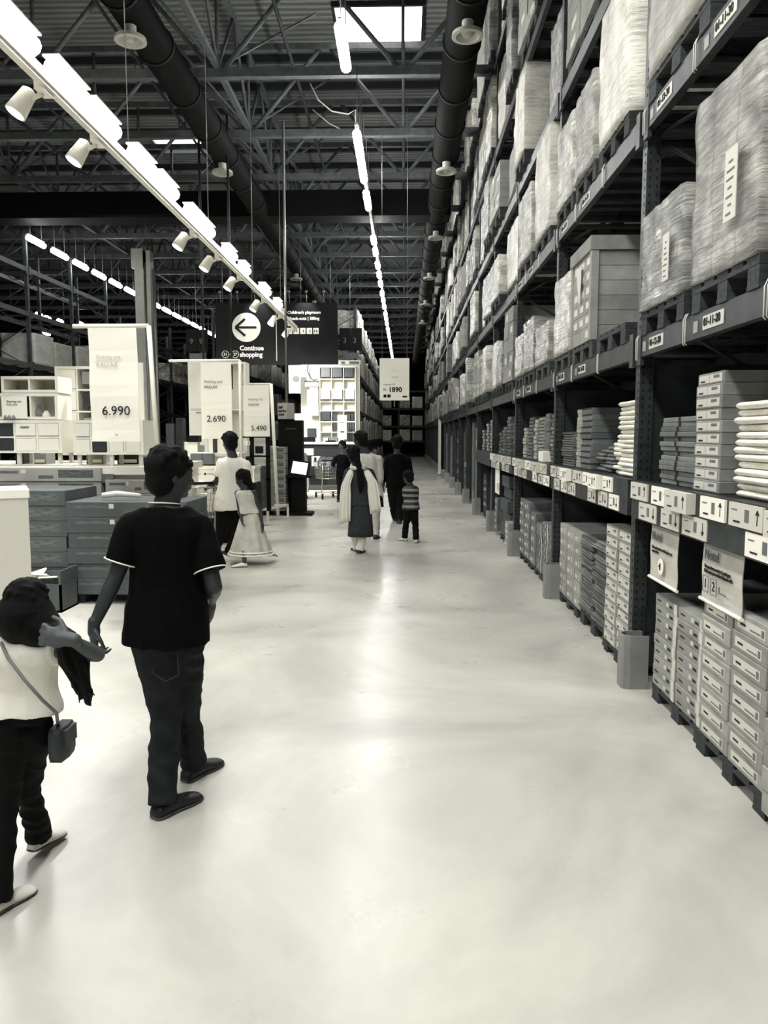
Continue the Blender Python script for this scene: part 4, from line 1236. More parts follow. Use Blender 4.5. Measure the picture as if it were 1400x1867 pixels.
DI = m_darkglass
t, wd, ht, cw, rh = cubby('sideboard', 'white sideboard with dark inserts and low legs, left on the platform', 'sideboard', -60, 114, 766, 826, YP, 0.4, 4, 2,
                          [(0, 0, m_white, 0), (0, 1, m_white, 1), (1, 0, DI, 0), (1, 1, DI, 0), (2, 0, m_white, 0), (2, 1, m_white, 1), (3, 0, m_white, 0), (3, 1, m_white, 0)], 0.13)
t, wd, ht, cw, rh = cubby('sideboard', 'white sideboard with two dark inserts behind the 6.990 banner', 'sideboard', 132, 262, 766, 829, YP, 0.4, 4, 2,
                          [(0, 0, m_white, 0), (0, 1, m_white, 0), (1, 0, DI, 0), (1, 1, DI, 0), (2, 0, m_white, 0), (2, 1, m_white, 1), (3, 0, m_white, 0), (3, 1, m_white, 0)], 0.13)
cubby('shelf_box', 'white open shelf box standing on the left sideboard', 'shelf', 1, 106, 686, 716, YP + 0.02, 0.38, 2, 1)
t, wd, ht, cw, rh = cubby('shelf_unit', 'white open shelf frame under the shelf box, dark goods visible inside', 'shelf', -40, 106, 717, 765, YP + 0.02, 0.38, 3, 1)
tag(MB().box(0, 0.30, 0, 0.01, 0, 0.26).build('info_card', m_white2, None, tuple(at(4, 763, YP - 0.01))), 'white text card standing on the left sideboard', 'card')
text('lettering', 'Shelving unit\nKALLAX', 0.035, m_greyink, bpy.data.objects['info_card'], (0.06, -0.003, 0.18))
m_clut = [mat('clutter_dark', 0.12, 0.6), mat('clutter_mid', 0.5, 0.6), m_white2]


def vase(px, py, Y, h, r, m, name, label):
    p = at(px, py, Y)
    rs = [r * .6, r, r * .95, r * .5, r * .55]
    return tag(MB().tube([(0, 0, 0), (0, 0, h * .35), (0, 0, h * .6), (0, 0, h * .85), (0, 0, h)], rs, 14).build(name, m, None, (p.x, Y, p.z)), label, name.replace('_', ' '))


vase(58, 764, YP + .18, 0.22, 0.06, m_clut[0], 'vase', 'dark vase in the left shelf frame, beside the text card')
vase(70, 764, YP + .18, 0.16, 0.07, m_clut[1], 'vase', 'round grey vase in the middle of the left shelf frame')
vase(85, 764, YP + .18, 0.10, 0.05, m_clut[2], 'vase', 'small white pot in the left shelf frame, right of the round vase')
for px, lb in ((10, 'first'), (17, 'second'), (25, 'third')):
    vase(px, 765, YP - 0.06, 0.05, 0.022, m_clut[1], 'candle_holder', 'tiny grey candle holder on the left sideboard, %s from the photo edge' % lb)
t, wd, ht, cw, rh = cubby('shelf_unit', 'tall white shelf unit with baskets behind the sideboards', 'shelf', 99, 186, 668, 830, YP + 1.2, 0.39, 2, 4,
                          [(0, 0, m_white, 0), (0, 1, m_white, 0), (0, 2, m_white, 0), (0, 3, m_white, 0)])
for i in range(3):
    tag(MB().box(0, 0.12, 0, 0.2, 0, 0.16).box(0.13, 0.24, 0, 0.2, 0, 0.10).build('storage_box', m_clut[1 if i != 1 else 0], None, (at(150, 700, YP + 1.15).x, YP + 1.15, at(150, [700, 742, 784][i], YP + 1.15).z)),
        'small storage boxes in the tall white shelf unit, %s row from the top' % ORD[i], 'storage box')
tag(MB().box(0, 0.62, 0, 0.03, 0, 1.15).build('back_board', m_white, None, tuple(at(176, 830, YP + 0.6))), 'white board standing behind the 6.990 banner', 'board')
# carts of goods between legs (dark and grey shapes under the sideboards)
for px, wpx, m, lb in ((29, 14, 0, 'black box under the left sideboard'), (62, 22, 1, 'grey box under the middle of the left sideboard'), (158, 30, 1, 'grey box under the right sideboard'), (214, 38, 0, 'black tray under the 6.990 banner')):
    p = at(px, 851, YP + 0.5); q = at(px + wpx, 832, YP + 0.5)
    b = MB().box(0, q.x - p.x, 0, 0.25, 0, (q.z - p.z)).box(0.02, q.x - p.x - 0.02, -0.004, 0, 0.02, 0.06, 1)
    tag(b.build('storage_box', [m_clut[m], m_white2], None, (p.x, p.y, 1.33)), lb, 'storage box')

# middle: tall white cabinet behind the 2.690 banner
t, wd, ht, cw, rh = cubby('cupboard', 'tall white cupboard behind the 2.690 banner', 'cupboard', 342, 450, 660, 832, 15.6, 0.4, 3, 2, [(0, 0, m_white2, 1), (0, 1, m_white2, 0), (1, 0, m_white2, 0), (1, 1, m_white2, 0)])
# low shelving and bench between
def bx(name, label, cat, px0, px1, py0, py1, Y, depth, m, extra=None):
    a = at(px0, py0, Y); c = at(px1, py1, Y)
    b = MB().box(0, c.x - a.x, 0, depth, 0, a.z - c.z, 0)
    if extra:
        for (u0, v0, u1, v1, mi) in extra:
            W_, H_ = c.x - a.x, a.z - c.z
            b.box(u0 * W_, u1 * W_, -0.006, 0, (1 - v1) * H_, (1 - v0) * H_, mi)
    ms = m if isinstance(m, list) else [m, m_ink, m_white2, m_grey]
    return tag(b.build(name, ms, None, (a.x, Y, c.z)), label, cat)


ft = root('display_table', 'white display table with clutter behind the man in the white shirt', 'table', (at(285, 827, 13.2).x, 13.2, 0))
a = at(285, 826, 13.2); c = at(436, 832, 13.2)
MB().box(0, c.x - a.x, 0, 0.7, c.z, a.z).build('tabletop', m_white, ft)
MB().box(0.02, c.x - a.x - 0.02, 0.05, 0.65, 0.0, c.z).build('base', m_white2, ft)
bx('grey_crate', 'dark grey crate front under the table, left one', 'crate', 347, 368, 827, 848, 13.0, 0.15, m_grey)
bx('grey_crate', 'dark grey crate front under the table, right one', 'crate', 369, 388, 827, 848, 13.0, 0.15, m_grey)
ctr = root('low_drawer_bench', 'low white bench with printed text in front of the grey crates', 'bench', (at(330, 880, 11.9).x, 11.9, 0))
a = at(330, 849, 11.9); c = at(412, 880, 11.9)
MB().box(0, 1.15, 0, 0.5, c.z, a.z).build('body', m_white2, ctr)
MB().box(-0.02, 1.17, -0.02, 0.5, a.z - 0.05, a.z).build('top', m_white, ctr)
MB().box(-0.02, 1.17, 0.02, 0.5, 0.0, c.z - 0.02).build('plinth', m_black, ctr)
disc(MB(), at(374, 864, 11.9).x - ctr.location.x, at(374, 864, 11.9).z, 0.018, -0.004).build('round_mark', m_ink, ctr)
text('lettering', 'shelving', 0.03, m_greyink, ctr, (at(378, 864, 11.9).x - ctr.location.x, -0.005, at(374, 864, 11.9).z))
text('lettering', 'insert', 0.03, m_greyink, ctr, (at(358, 864, 11.9).x - ctr.location.x, -0.005, at(374, 864, 11.9).z))
# clutter on the display table
for i, (px0, px1, py0, py1, m, lb) in enumerate([(302, 318, 772, 826, m_panelgrey, 'grey tall cabinet'), (320, 334, 762, 826, m_rackdark, 'dark cabinet'), (306, 313, 795, 806, m_label, 'white paper notice'), (300, 315, 808, 826, m_black, 'black box'),
                                   (342, 362, 794, 806, m_black, 'black tray'), (333, 360, 806, 824, m_white2, 'pile of white plates'), (360, 368, 812, 824, m_grey, 'grey bowl box'), (380, 388, 800, 826, m_white, 'white stand'),
                                   (388, 393, 800, 828, m_panelgrey, 'grey post'), (396, 410, 802, 826, m_white2, 'white carton'), (444, 452, 804, 812, m_white2, 'small white carton')]):
    bx('display_item', lb + ' on the display table between the left banner and the white shirt', 'display item', px0, px1, py0, py1, 13.25 + 0.02 * i, 0.2, m)
# black rack frame under the 5.490 banner
a = at(443, 795, 14.7); c = at(493, 932, 14.7)
t = root('clothes_rail_rack', 'black upright rack frame beneath the 5.490 banner', 'rack frame', (a.x, 14.7, c.z)); wd = c.x - a.x; ht = a.z - c.z
MB().box(wd - 0.075, wd, 0, 0.1, 0, ht).build('post', m_black, t)
MB().box(0.12, 0.19, 0, 0.1, ht * .28, ht).build('post', m_black, t)
MB().box(0, wd, -0.02, 0.1, ht - 0.035, ht).build('crossbar', m_black, t)
for _f in (.72, .42): MB().box(0.12, wd, 0, 0.08, ht * _f, ht * (_f + .02)).build('crossbar', m_black, t)
bx('display_board', 'white display board with dark window seen through the black rack', 'board', 456, 488, 797, 830, 14.95, 0.05, m_white2, [(.28, .5, .75, .9, 1)])
bx('display_board', 'white blank board low behind the black rack', 'board', 455, 487, 832, 862, 14.95, 0.05, m_white)
b0 = at(478, 926, 14.9)
t = root('display_stand', 'white low metal base on the floor under the black rack', 'stand', (at(478, 950, 15.05).x, 15.0, 0))
MB().box(-0.5, 0.14, 0, 0.05, 0.22, 0.28).box(0.10, 0.14, 0, 0.04, 0, 0.25).box(0.10, 0.40, 0.9, 0.94, 0.22, 0.26).box(0.36, 0.40, 0.9, 0.94, 0, 0.25).beam((0.12, 0.02, 0.25), (0.38, 0.92, 0.25), 0.04, 0.05).build('frame', m_white, t)
# cartons: slate pile, brown tower
for i in range(4):
    bx('slate_carton', 'dark slate carton right of the white shirt, %s from the top' % ORD[i], 'carton', 451, 476, 851 + i * 20, 870 + i * 20, 14.2, 0.5, STY['slate'], [(.6, .3, .8, .5, 3)])
for i in range(5):
    bx('brown_carton', 'brown carton under the black rack, %s from the top' % ORD[i], 'carton', 474, 492, 864 + i * 13.5, 876.5 + i * 13.5, 15.1, 0.4, m_card)
twr = at(505, 822, 16.3)
z = 0.1
for i in range(9):
    for j, yy in enumerate((16.45, 17.1)):
        me = carton_mesh(0.50, 0.62, 0.143, 'print', 'card')
        o = link('brown_carton', me, None, (-2.77, yy, z))
        tag(o, '%sbrown carton in the tower beside the white mast, %s column' % ('topmost ' if i == 8 else 'bottom ' if i == 0 else '', 'near' if j == 0 else 'far'), 'carton', 'cartons in the tower beside the mast, %s column' % ('near' if j == 0 else 'far'))
    z += 0.151
o = place_pallet(-3.05, 16.78, 0, 'wooden pallet under the brown carton tower', None, 1.5); o.scale = (0.5, 1.5, 0.68)

# far white display wall with frames
Y = 24.0
a = at(545, 663, Y); c = at(655, 808, Y); wd = c.x - a.x; ht = a.z - c.z
t = root('display_wall', 'tall white display wall with cubby squares beyond the self-service cube', 'display wall', (a.x, Y, c.z))
MB().box(0, wd, 0.35, 0.42, 0, ht).build('wall_panel', m_white, t)


def dp(px, py):
    p = at(px, py, Y); return p.x - a.x, p.z - c.z


def dbx(nm, px0, px1, py0, py1, m, y0=0.0, y1=0.35):
    x0, z1 = dp(px0, py0); x1, z0 = dp(px1, py1)
    return MB().box(x0, x1, y0, y1, z0, z1).build(nm, m, t)


for px in (582, 603.5, 625.5, 647): dbx('upright_board', px, px + 2, 668, 806, m_white, 0.0)
for py in (668, 690, 709, 731, 748, 768, 787): dbx('shelf_board', 582, 649, py, py + 2, m_white, 0.0)
for (px0, px1, py0, py1) in ((585, 601, 671, 687), (606, 623, 671, 687), (628, 643, 671, 687), (586, 601, 751, 766), (607, 614, 755, 766), (607, 614, 770, 782), (633, 638, 755, 767), (640, 644, 755, 767)):
    dbx('dark_insert', px0, px1, py0, py1, DI, 0.03)
for (px0, px1, py0, py1) in ((585, 602, 711, 728), (606, 624, 711, 728), (629, 646, 711, 728)):
    o = dbx('storage_basket', px0, px1, py0, py1, m_white2, -0.04)
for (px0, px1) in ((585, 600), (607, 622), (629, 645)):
    dbx('shade_strip', px0, px1, 730, 731.5, m_grey, -0.03)  # grey strips stand in for the shade under the baskets
dbx('wall_cabinet', 565, 581, 707, 758, m_white, -0.1)
dbx('wall_shelf', 555, 581, 694, 696, m_grey, -0.05)
dbx('wall_box', 555, 581, 697, 705, m_white2, -0.05)
cb = MB().tube([at(562, 664, Y - 0.05) - Vector((a.x, Y, c.z)), at(560, 675, Y - 0.05) - Vector((a.x, Y, c.z)), at(566, 690, Y - 0.05) - Vector((a.x, Y, c.z)), at(573, 693, Y - 0.05) - Vector((a.x, Y, c.z)), at(580, 691, Y - 0.05) - Vector((a.x, Y, c.z))], 0.02, 6)
cb.build('cable', m_greyink, t)
for px in (634, 638, 642): dbx('basket', px, px + 3, 770, 805, m_grey, 0.05)
tag(bx('fascia_board', 'white narrow fascia above the display wall, below aisle number 33', 'board', 617, 657, 657, 664, 24.1, 0.1, m_white2, [(.12, .3, .3, .9, 3), (.5, .3, .95, .9, 3)]))
bx('poster', 'small white poster reading sam beside the pale pole', 'poster', 526, 548, 666, 717, 23.0, 0.02, m_white2)
po = bpy.data.objects['poster']
text('lettering', 'same', 0.16, m_greyink, po, (0.08, -0.005, 0.66)); MB().ball((0.22, -0.01, 0.42), (0.1, 0.01, 0.1), n=10).build('picture', m_grey, po)
bx('price_card', 'large white card standing left of the far display wall', 'card', 537, 559, 754, 802, 22.9, 0.02, m_white2, [(.1, .2, .5, .22, 3), (.3, .68, .7, .72, 3)])
bx('price_card', 'white price card standing in front of the cubbies', 'card', 615, 632, 757, 801, 23.4, 0.02, m_white2, [(.2, .28, .75, .33, 3), (.3, .66, .75, .72, 1)])
t2 = root('display_counter', 'long white-topped counter with dark base below the display wall', 'counter', (at(540, 808, 22.4).x, 22.4, 0))
a2 = at(540, 806, 22.4); c2 = at(657, 810, 22.4)
MB().box(0, c2.x - a2.x, 0, 1.4, c2.z, a2.z).build('top', m_white, t2)
MB().box(0.1, c2.x - a2.x - 0.05, 0.1, 1.3, 0.25, c2.z).build('base', mat('counter_dark', 0.13, 0.6), t2)
MB().box(0.05, c2.x - a2.x - 0.02, -0.1, 0.1, 0.0, 0.1).build('plinth', m_white2, t2)
for px0, px1, py0, py1, m, lb in ((560, 575, 781, 798, m_panelgrey, 'dark grey box on legs'), (554, 573, 797, 806, m_black, 'black low tray'), (583, 586, 790, 806, m_card, 'thin brown bottle'), (590, 600, 799, 806, m_white, 'white low tray'), (598, 615, 797, 806, m_grey, 'row of small grey jars'), (593, 612, 803, 806, m_black, 'thin black tray')):
    bx('display_item', lb + ' on the counter before the far display wall', 'display item', px0, px1, py0, py1, 22.6, 0.3, m)
bx('desk_item', 'white sloped desk panel under the far counter', 'display item', 553, 571, 818, 830, 21.9, 0.2, m_white2)
bx('storage_box', 'white box with tag standing under the far counter', 'storage box', 568, 583, 832, 850, 21.9, 0.3, m_label, [(.3, .1, .6, .5, 1)])
# ------------------------------------------------------------------ people
def remesh(mb, voxel, m, name, smooth=3, fac=0.6):
    me = mb.mesh('tmp', m)
    o = bpy.data.objects.new('tmp', me); COL.objects.link(o)
    r = o.modifiers.new('r', 'REMESH'); r.mode = 'VOXEL'; r.voxel_size = voxel; r.use_smooth_shade = True
    s = o.modifiers.new('s', 'SMOOTH'); s.factor = fac; s.iterations = smooth
    dg = bpy.context.evaluated_depsgraph_get()
    out = bpy.data.meshes.new_from_object(o.evaluated_get(dg))
    out.name = name
    bpy.data.objects.remove(o)
    out.materials.clear(); out.materials.append(m)
    out.polygons.foreach_set('use_smooth', [True] * len(out.polygons))
    out.polygons.foreach_set('material_index', [0] * len(out.polygons))
    return out


def hand(mb, wr, d, n, h, curl=0.35, side=1, spread=0.06):
    """palm, four unequal curled fingers and a thumb; d along the hand, n = way the palm faces"""
    d = d.normalized(); n = (n - d * n.dot(d)).normalized(); s = d.cross(n) * side
    L_ = 0.105 * h; pw = 0.024 * h
    rot = Matrix((s, d, n)).transposed()
    mb.cap_tube(wr - d * 0.01 * h, wr + d * 0.02 * h, 0.0155 * h, 0.017 * h, 12)
    pc = wr + d * L_ * 0.30
    mb.ball(pc, (pw, L_ * 0.30, 0.0115 * h), rot, 14)
    for i, (off, ln) in enumerate(((-0.75, 0.46), (-0.26, 0.52), (0.25, 0.48), (0.70, 0.38))):
        b0 = wr + d * L_ * 0.5 + s * pw * off
        dd = (d + s * off * spread * 2).normalized()
        p = b0; a = curl * 0.6
        for k, fr in enumerate((0.42, 0.32, 0.26)):
            dirv = dd * math.cos(a) + n * math.sin(a)
            q = p + dirv * L_ * ln * fr
            mb.cap_tube(p, q, 0.0056 * h * (1 - 0.08 * k), 0.0056 * h * (1 - 0.08 * (k + 1)), 8)
            p = q; a += curl
    t0 = wr + d * L_ * 0.14 - s * pw * 0.75
    t1 = t0 + (d * 0.75 - s * 0.75 + n * 0.25).normalized() * L_ * 0.26
    t2 = t1 + (d * 0.95 - s * 0.2 + n * 0.35).normalized() * L_ * 0.22
    mb.cap_tube(t0, t1, 0.0075 * h, 0.0065 * h, 8); mb.cap_tube(t1, t2, 0.0063 * h, 0.0053 * h, 8)


def fr_(f):
    f = Vector((f.x, f.y, 0)).normalized(); return f, Vector((f.y, -f.x, 0))


PROF = [(-0.02, .070, .055), (0.06, .092, .066), (0.16, .098, .069), (0.36, .083, .060), (0.58, .089, .064), (0.78, .098, .066), (0.90, .094, .058), (0.97, .066, .044), (1.0, .040, .034)]


def torso(mb, P, N_, f, h, build=1.0, grow=0.0, u0=-0.02, u1=1.0, flare=0.0, n=22, straight=False):
    f, r = fr_(f)

    def val(u):
        for (a, x0, y0), (b, x1, y1) in zip(PROF, PROF[1:]):
            if u <= b:
                k = max(0, (u - a) / (b - a)); return x0 + (x1 - x0) * k, y0 + (y1 - y0) * k
        return PROF[-1][1:]
    rings = []
    K = 16
    for i in range(K + 1):
        u = u0 + (u1 - u0) * i / K
        wx, wy = val(max(u, 0.12) if straight else u)
        if straight: wx = max(wx, 0.088 if u < 0.9 else 0)
        c = P + (N_ - P) * u + f * (0.008 * h * math.sin(u * 3.0))
        fl = flare * max(0, (0.4 - u)) * 2
        ax = wx * h * build + grow + fl; ay = wy * h * build + grow + fl
        rings.append([c + r * ax * math.copysign(abs(math.cos(t)) ** 0.85, math.cos(t)) + f * ay * math.copysign(abs(math.sin(t)) ** 0.85, math.sin(t)) for t in [2 * math.pi * q / n for q in range(n)]])
    mb.loft(rings)


def leg(mb, hp, kn, an, h, grow=0.0, build=1.0, flare=0.0, shin=True):
    mb.cap_tube(hp, kn, 0.053 * h * build + grow, 0.033 * h * build + grow, 14)
    if shin:
        mid = kn + (an - kn) * 0.3
        mb.cap_tube(kn, mid, 0.033 * h * build + grow, 0.034 * h * build + grow, 14)
        if grow: mb.cone(mid, an, 0.034 * h * build + grow, 0.026 * h + grow + flare, 16)
        else: mb.cap_tube(mid, an, 0.034 * h * build, 0.021 * h, 14)


def foot_rings(an, toe, h, grow=0.0, sole=False):
    """rings along the foot from heel to toe; an ankle, toe = toe tip point"""
    d = Vector((toe.x - an.x, toe.y - an.y, -max(0.0, an.z - 0.09) * 1.2)); L_ = 0.162 * h
    dn = d.normalized(); s = Vector((dn.y, -dn.x, 0)).normalized(); up = s.cross(dn).normalized()
    if up.z < 0: up = -up
    heel = Vector(toe) - dn * L_
    rings = []
    for u, wd, ht in ((0.0, .014, .018), (0.06, .022, .034), (0.25, .024, .046), (0.42, .024, .040), (0.65, .030, .026), (0.85, .030, .018), (0.96, .022, .013), (1.0, .010, .008)):
        c = heel + dn * L_ * u
        if sole:
            ring = [c + s * (wd * h + 0.004) * math.cos(t) + up * (0.004 + 0.007 * math.sin(t)) * (h / 1.6) for t in [2 * math.pi * q / 14 for q in range(14)]]
        else:
            ring = [c + s * (wd * h + grow) * math.cos(t) + up * (ht * h * 0.5 + (ht * h * 0.5 + grow) * math.sin(t)) for t in [2 * math.pi * q / 14 for q in range(14)]]
        rings.append(ring)
    return rings


def head(mb, c, f, h, n_=None):
    """skull, jaw, nose, ears, brow, lips; f the way it looks"""
    f = f.normalized(); s = Vector((f.y, -f.x, 0)).normalized(); up = s.cross(f).normalized()
    rot = Matrix((s, f, up)).transposed()
    k = h
    mb.ball(c + up * 0.012 * k, (0.0465 * k, 0.058 * k, 0.056 * k), rot, 22)
    mb.ball(c - up * 0.020 * k + f * 0.014 * k, (0.036 * k, 0.040 * k, 0.044 * k), rot, 18)
    mb.ball(c - up * 0.048 * k + f * 0.036 * k, (0.016 * k, 0.014 * k, 0.012 * k), rot, 12)
    mb.cap_tube(c + f * 0.050 * k + up * 0.004 * k, c + f * 0.058 * k - up * 0.015 * k, 0.006 * k, 0.0085 * k, 10)
    mb.ball(c + f * 0.050 * k - up * 0.031 * k, (0.014 * k, 0.009 * k, 0.006 * k), rot, 10)
    mb.ball(c + f * 0.048 * k + up * 0.016 * k, (0.030 * k, 0.010 * k, 0.006 * k), rot, 10)
    for e in (-1, 1):
        mb.ball(c + s * e * 0.047 * k - f * 0.004 * k - up * 0.006 * k, (0.004 * k, 0.008 * k, 0.014 * k), rot, 12)
        mb.ball(c + s * e * 0.024 * k + f * 0.038 * k - up * 0.012 * k, (0.014 * k, 0.014 * k, 0.014 * k), rot, 10)
    return s, f, up


def eyes(parent, c, f, h, O):
    f = f.normalized(); s = Vector((f.y, -f.x, 0)).normalized(); up = s.cross(f).normalized()
    b = MB()
    for e in (-1, 1):
        b.ball(c + s * e * 0.017 * h + f * 0.047 * h + up * 0.004 * h - O, 0.0075 * h, n=10)
    b.build('eyes', mat('eye', 0.25, 0.2), parent)


def hair_cap(mb, c, f, h, thick=0.012, bumps=60, long_=0.0, seed=1, back_only=True):
    rr = random.Random(seed)
    f = f.normalized(); s = Vector((f.y, -f.x, 0)).normalized(); up = s.cross(f).normalized()
    rot = Matrix((s, f, up)).transposed()
    k = h
    mb.ball(c + up * 0.024 * k - f * 0.010 * k, (0.051 * k + thick * .5, 0.059 * k + thick * .3, 0.052 * k + thick), rot, 20)
    mb.ball(c - up * 0.012 * k - f * 0.028 * k, (0.045 * k + thick * .5, 0.036 * k + thick * .5, 0.044 * k), rot, 18)
    for i in range(bumps):
        a = rr.uniform(0, 2 * math.pi); e = rr.uniform(0.15, 1.45)
        dv = s * math.cos(a) * math.cos(e) + f * math.sin(a) * math.cos(e) + up * math.sin(e)
        mb.ball(c + up * 0.022 * k - f * 0.008 * k + dv * (0.056 * k + thick * .5), rr.uniform(0.007, 0.011) * k, None, 8)


SKIN = mat('skin', 0.30, 0.5, spec=0.35)
SKIND = mat('skin_dark', 0.20, 0.5, spec=0.35)
HAIR = mat('black_hair', 0.018, 0.6, spec=0.15, bump=0.6, bscale=120, stretch=(4, 4, 0.6))
m_shirtblack = mat('black_cotton', 0.02, 0.9, spec=0.1, bump=0.2, bscale=14)
m_jeans = mat('dark_denim', 0.13, 0.85, var=0.035, vscale=9, bump=0.35, bscale=16, spec=0.15)
m_jeansblack = mat('black_denim', 0.04, 0.85, bump=0.3, bscale=16, spec=0.15)
m_cotton = mat('white_cotton', 0.88, 0.85, bump=0.9, bscale=5, spec=0.1)
m_beige = mat('beige_cotton', 0.74, 0.85, var=0.05, vscale=8, bump=0.4, bscale=14, spec=0.1)
m_shoe = mat('dark_shoe', 0.10, 0.5)
m_shoew = mat('white_shoe', 0.88, 0.5)
m_sole = mat('shoe_sole', 0.33, 0.7)


def px(d, Y):
    return {k: at(v[0], v[1], Y + (v[2] if len(v) > 2 else 0)) for k, v in d.items()}


def person(label, Y, h, J, f, hf, vox=0.009, build=1.0, skin=None, shirt=None, trousers=None, shoes=None, toes=None, hands=None, hairf=None, long_sleeve=False, hem=0.02, sleeve=0.62,
           hs=1.12, fold=0.007, trim=None, hair=True, flare=0.02, sole=None, legs=True, name='person', grow=0.012, tflare=0.03, shirt_grow=0.014):
    """J in world metres: head neck shL shR elL elR wrL wrR pel hpL hpR knL knR anL anR"""
    skin = skin or SKIN
    O = Vector((J['pel'].x, J['pel'].y, 0))
    t = root(name, label, 'person', O)
    f = Vector(f); hf = Vector(hf)
    b = MB()
    torso(b, J['pel'], J['neck'], f, h, build * 0.93)
    b.cap_tube(J['neck'] - Vector((0, 0, 0.02)), J['head'] - Vector((0, 0, 0.03 * h)), 0.036 * h * hs, 0.032 * h * hs, 14)
    head(b, J['head'], hf, h * hs)
    for e in 'LR':
        b.cap_tube(J['sh' + e], J['el' + e], 0.028 * h * build, 0.0215 * h, 14)
        b.ball(J['sh' + e], 0.033 * h * build, None, 14)
        b.cap_tube(J['neck'] - Vector((0, 0, 0.012 * h)), J['sh' + e], 0.026 * h, 0.028 * h, 14)
        mid = J['el' + e] + (J['wr' + e] - J['el' + e]) * 0.3
        b.cap_tube(J['el' + e], mid, 0.0215 * h, 0.0225 * h, 14); b.cap_tube(mid, J['wr' + e], 0.0225 * h, 0.0145 * h, 14)
        hd = (hands or {}).get(e)
        d = Vector(hd[0]) if hd else (J['wr' + e] - J['el' + e])
        n = Vector(hd[1]) if hd else Vector((1 if e == 'L' else -1, 0.2, 0))
        hand(b, J['wr' + e], d, n, h * (hd[3] if hd and len(hd) > 3 else 1), hd[2] if hd and len(hd) > 2 else 0.35, -1 if e == 'L' else 1, hd[4] if hd and len(hd) > 4 else 0.06)
        if legs: leg(b, J['hp' + e], J['kn' + e], J['an' + e], h, 0, build * (0.74 if trousers else 1))
        if legs and toes: b.loft(foot_rings(J['an' + e], toes[e], h * 0.94))
    for i, v in enumerate(b.v): b.v[i] = (v[0] - O.x, v[1] - O.y, v[2])
    link('body', remesh(b, vox, skin, 'body'), t)
    eyes(t, J['head'], hf, h * hs, O)

    def part(nm, fn, m, vx=None, sm=2):
        q = MB(); fn(q)
        q.v = [(v[0] - O.x, v[1] - O.y, v[2]) for v in q.v]
        me = remesh(q, vx or vox, m, nm, sm)
        if nm in ('shirt', 'trousers') and fold:
            hz = 13.0 if nm == 'trousers' else 5.0
            ds = []
            for v in me.vertices:
                c_ = v.co; k_ = mnoise.noise(Vector((c_.x * 7 + 3, c_.y * 7, c_.z * hz + c_.x * 6)))
                k2 = mnoise.noise(Vector((c_.x * 19, c_.y * 19 + 7, c_.z * hz * 1.6)))
                ds.append(c_ + v.normal * fold * (1.3 * (0.5 - abs(k_) * 2) + 0.4 * k2))
            for v, c_ in zip(me.vertices, ds): v.co = c_
            me.update()
        return link(nm, me, t)
    if shirt:
        def fn(q):
            torso(q, J['pel'], J['neck'], f, h, build, shirt_grow, hem, 0.985, flare, 22, True)
            for e in 'LR':
                if not sleeve: continue
                q.ball(J['sh' + e], 0.036 * h * build + 0.006, None, 14)
                q.cap_tube(J['neck'] - Vector((0, 0, 0.020 * h)), J['sh' + e], 0.028 * h + 0.008, 0.033 * h * build + 0.006, 14)
                if long_sleeve:
                    q.cap_tube(J['sh' + e], J['el' + e], 0.034 * h * build + 0.008, 0.028 * h + 0.006, 14)
                    q.cone(J['el' + e], J['el' + e] + (J['wr' + e] - J['el' + e]) * long_sleeve, 0.028 * h + 0.006, 0.022 * h + 0.006, 16)
                    q.ball(J['el' + e], 0.028 * h + 0.006, None, 12)
                elif sleeve:
                    en = J['sh' + e] + (J['el' + e] - J['sh' + e]) * sleeve
                    q.cone(J['sh' + e], en, 0.037 * h * build + 0.006, 0.036 * h * build + 0.010, 18)
        part('shirt', fn, shirt)
        if trim:
            for e in 'LR':
                q = MB()
                ax = (J['el' + e] - J['sh' + e]).normalized(); en = J['sh' + e] + (J['el' + e] - J['sh' + e]) * sleeve
                s1 = ax.cross(Vector((0, 1, 0))).normalized(); s2 = ax.cross(s1); rr_ = 0.036 * h * build + 0.0095
                q.tube([en + (s1 * math.cos(a) + s2 * math.sin(a)) * rr_ - O for a in [2 * math.pi * i / 20 for i in range(21)]], 0.0035, 6)
                q.build('cuff_piping', trim, t)
            q = MB()
            f2, r2 = fr_(f)
            c = J['neck'] + Vector((0, 0, 0.004))
            q.tube([c + r2 * math.cos(a) * 0.044 * h + f2 * math.sin(a) * 0.040 * h + Vector((0, 0, -0.010 * math.sin(a))) - O for a in [2 * math.pi * i / 20 for i in range(21)]], 0.0035, 6)
            q.build('collar_piping', trim, t)
    if trousers:
        def fn(q):
            torso(q, J['pel'], J['neck'], f, h, build, 0.008, -0.02, 0.22)
            for e in 'LR':
                leg(q, J['hp' + e], J['kn' + e], J['an' + e] - Vector((0, 0, 0.035 if J['an' + e].z > 0.07 else 0.0)), h, grow, build, tflare * 0.3)
        part('trousers', fn, trousers)
    if shoes and toes:
        for e in 'LR':
            q = MB().loft(foot_rings(J['an' + e], toes[e], h, 0.004))
            q.v = [(v[0] - O.x, v[1] - O.y, v[2]) for v in q.v]
            so = link('shoe', remesh(q, vox * 0.8, shoes, 'shoe', 2), t)
            q = MB().loft(foot_rings(J['an' + e], toes[e], h, 0.004, True)); q.v = [(v[0] - O.x, v[1] - O.y, v[2]) for v in q.v]
            q.build('sole', sole or m_sole, so)
    if hair:
        def fn(q):
            hair_cap(q, J['head'], hf, h * hs, seed=int(h * 100))
            if hairf: hairf(q, J)
        part('hair', fn, HAIR, vox)
    return t, J, O, part


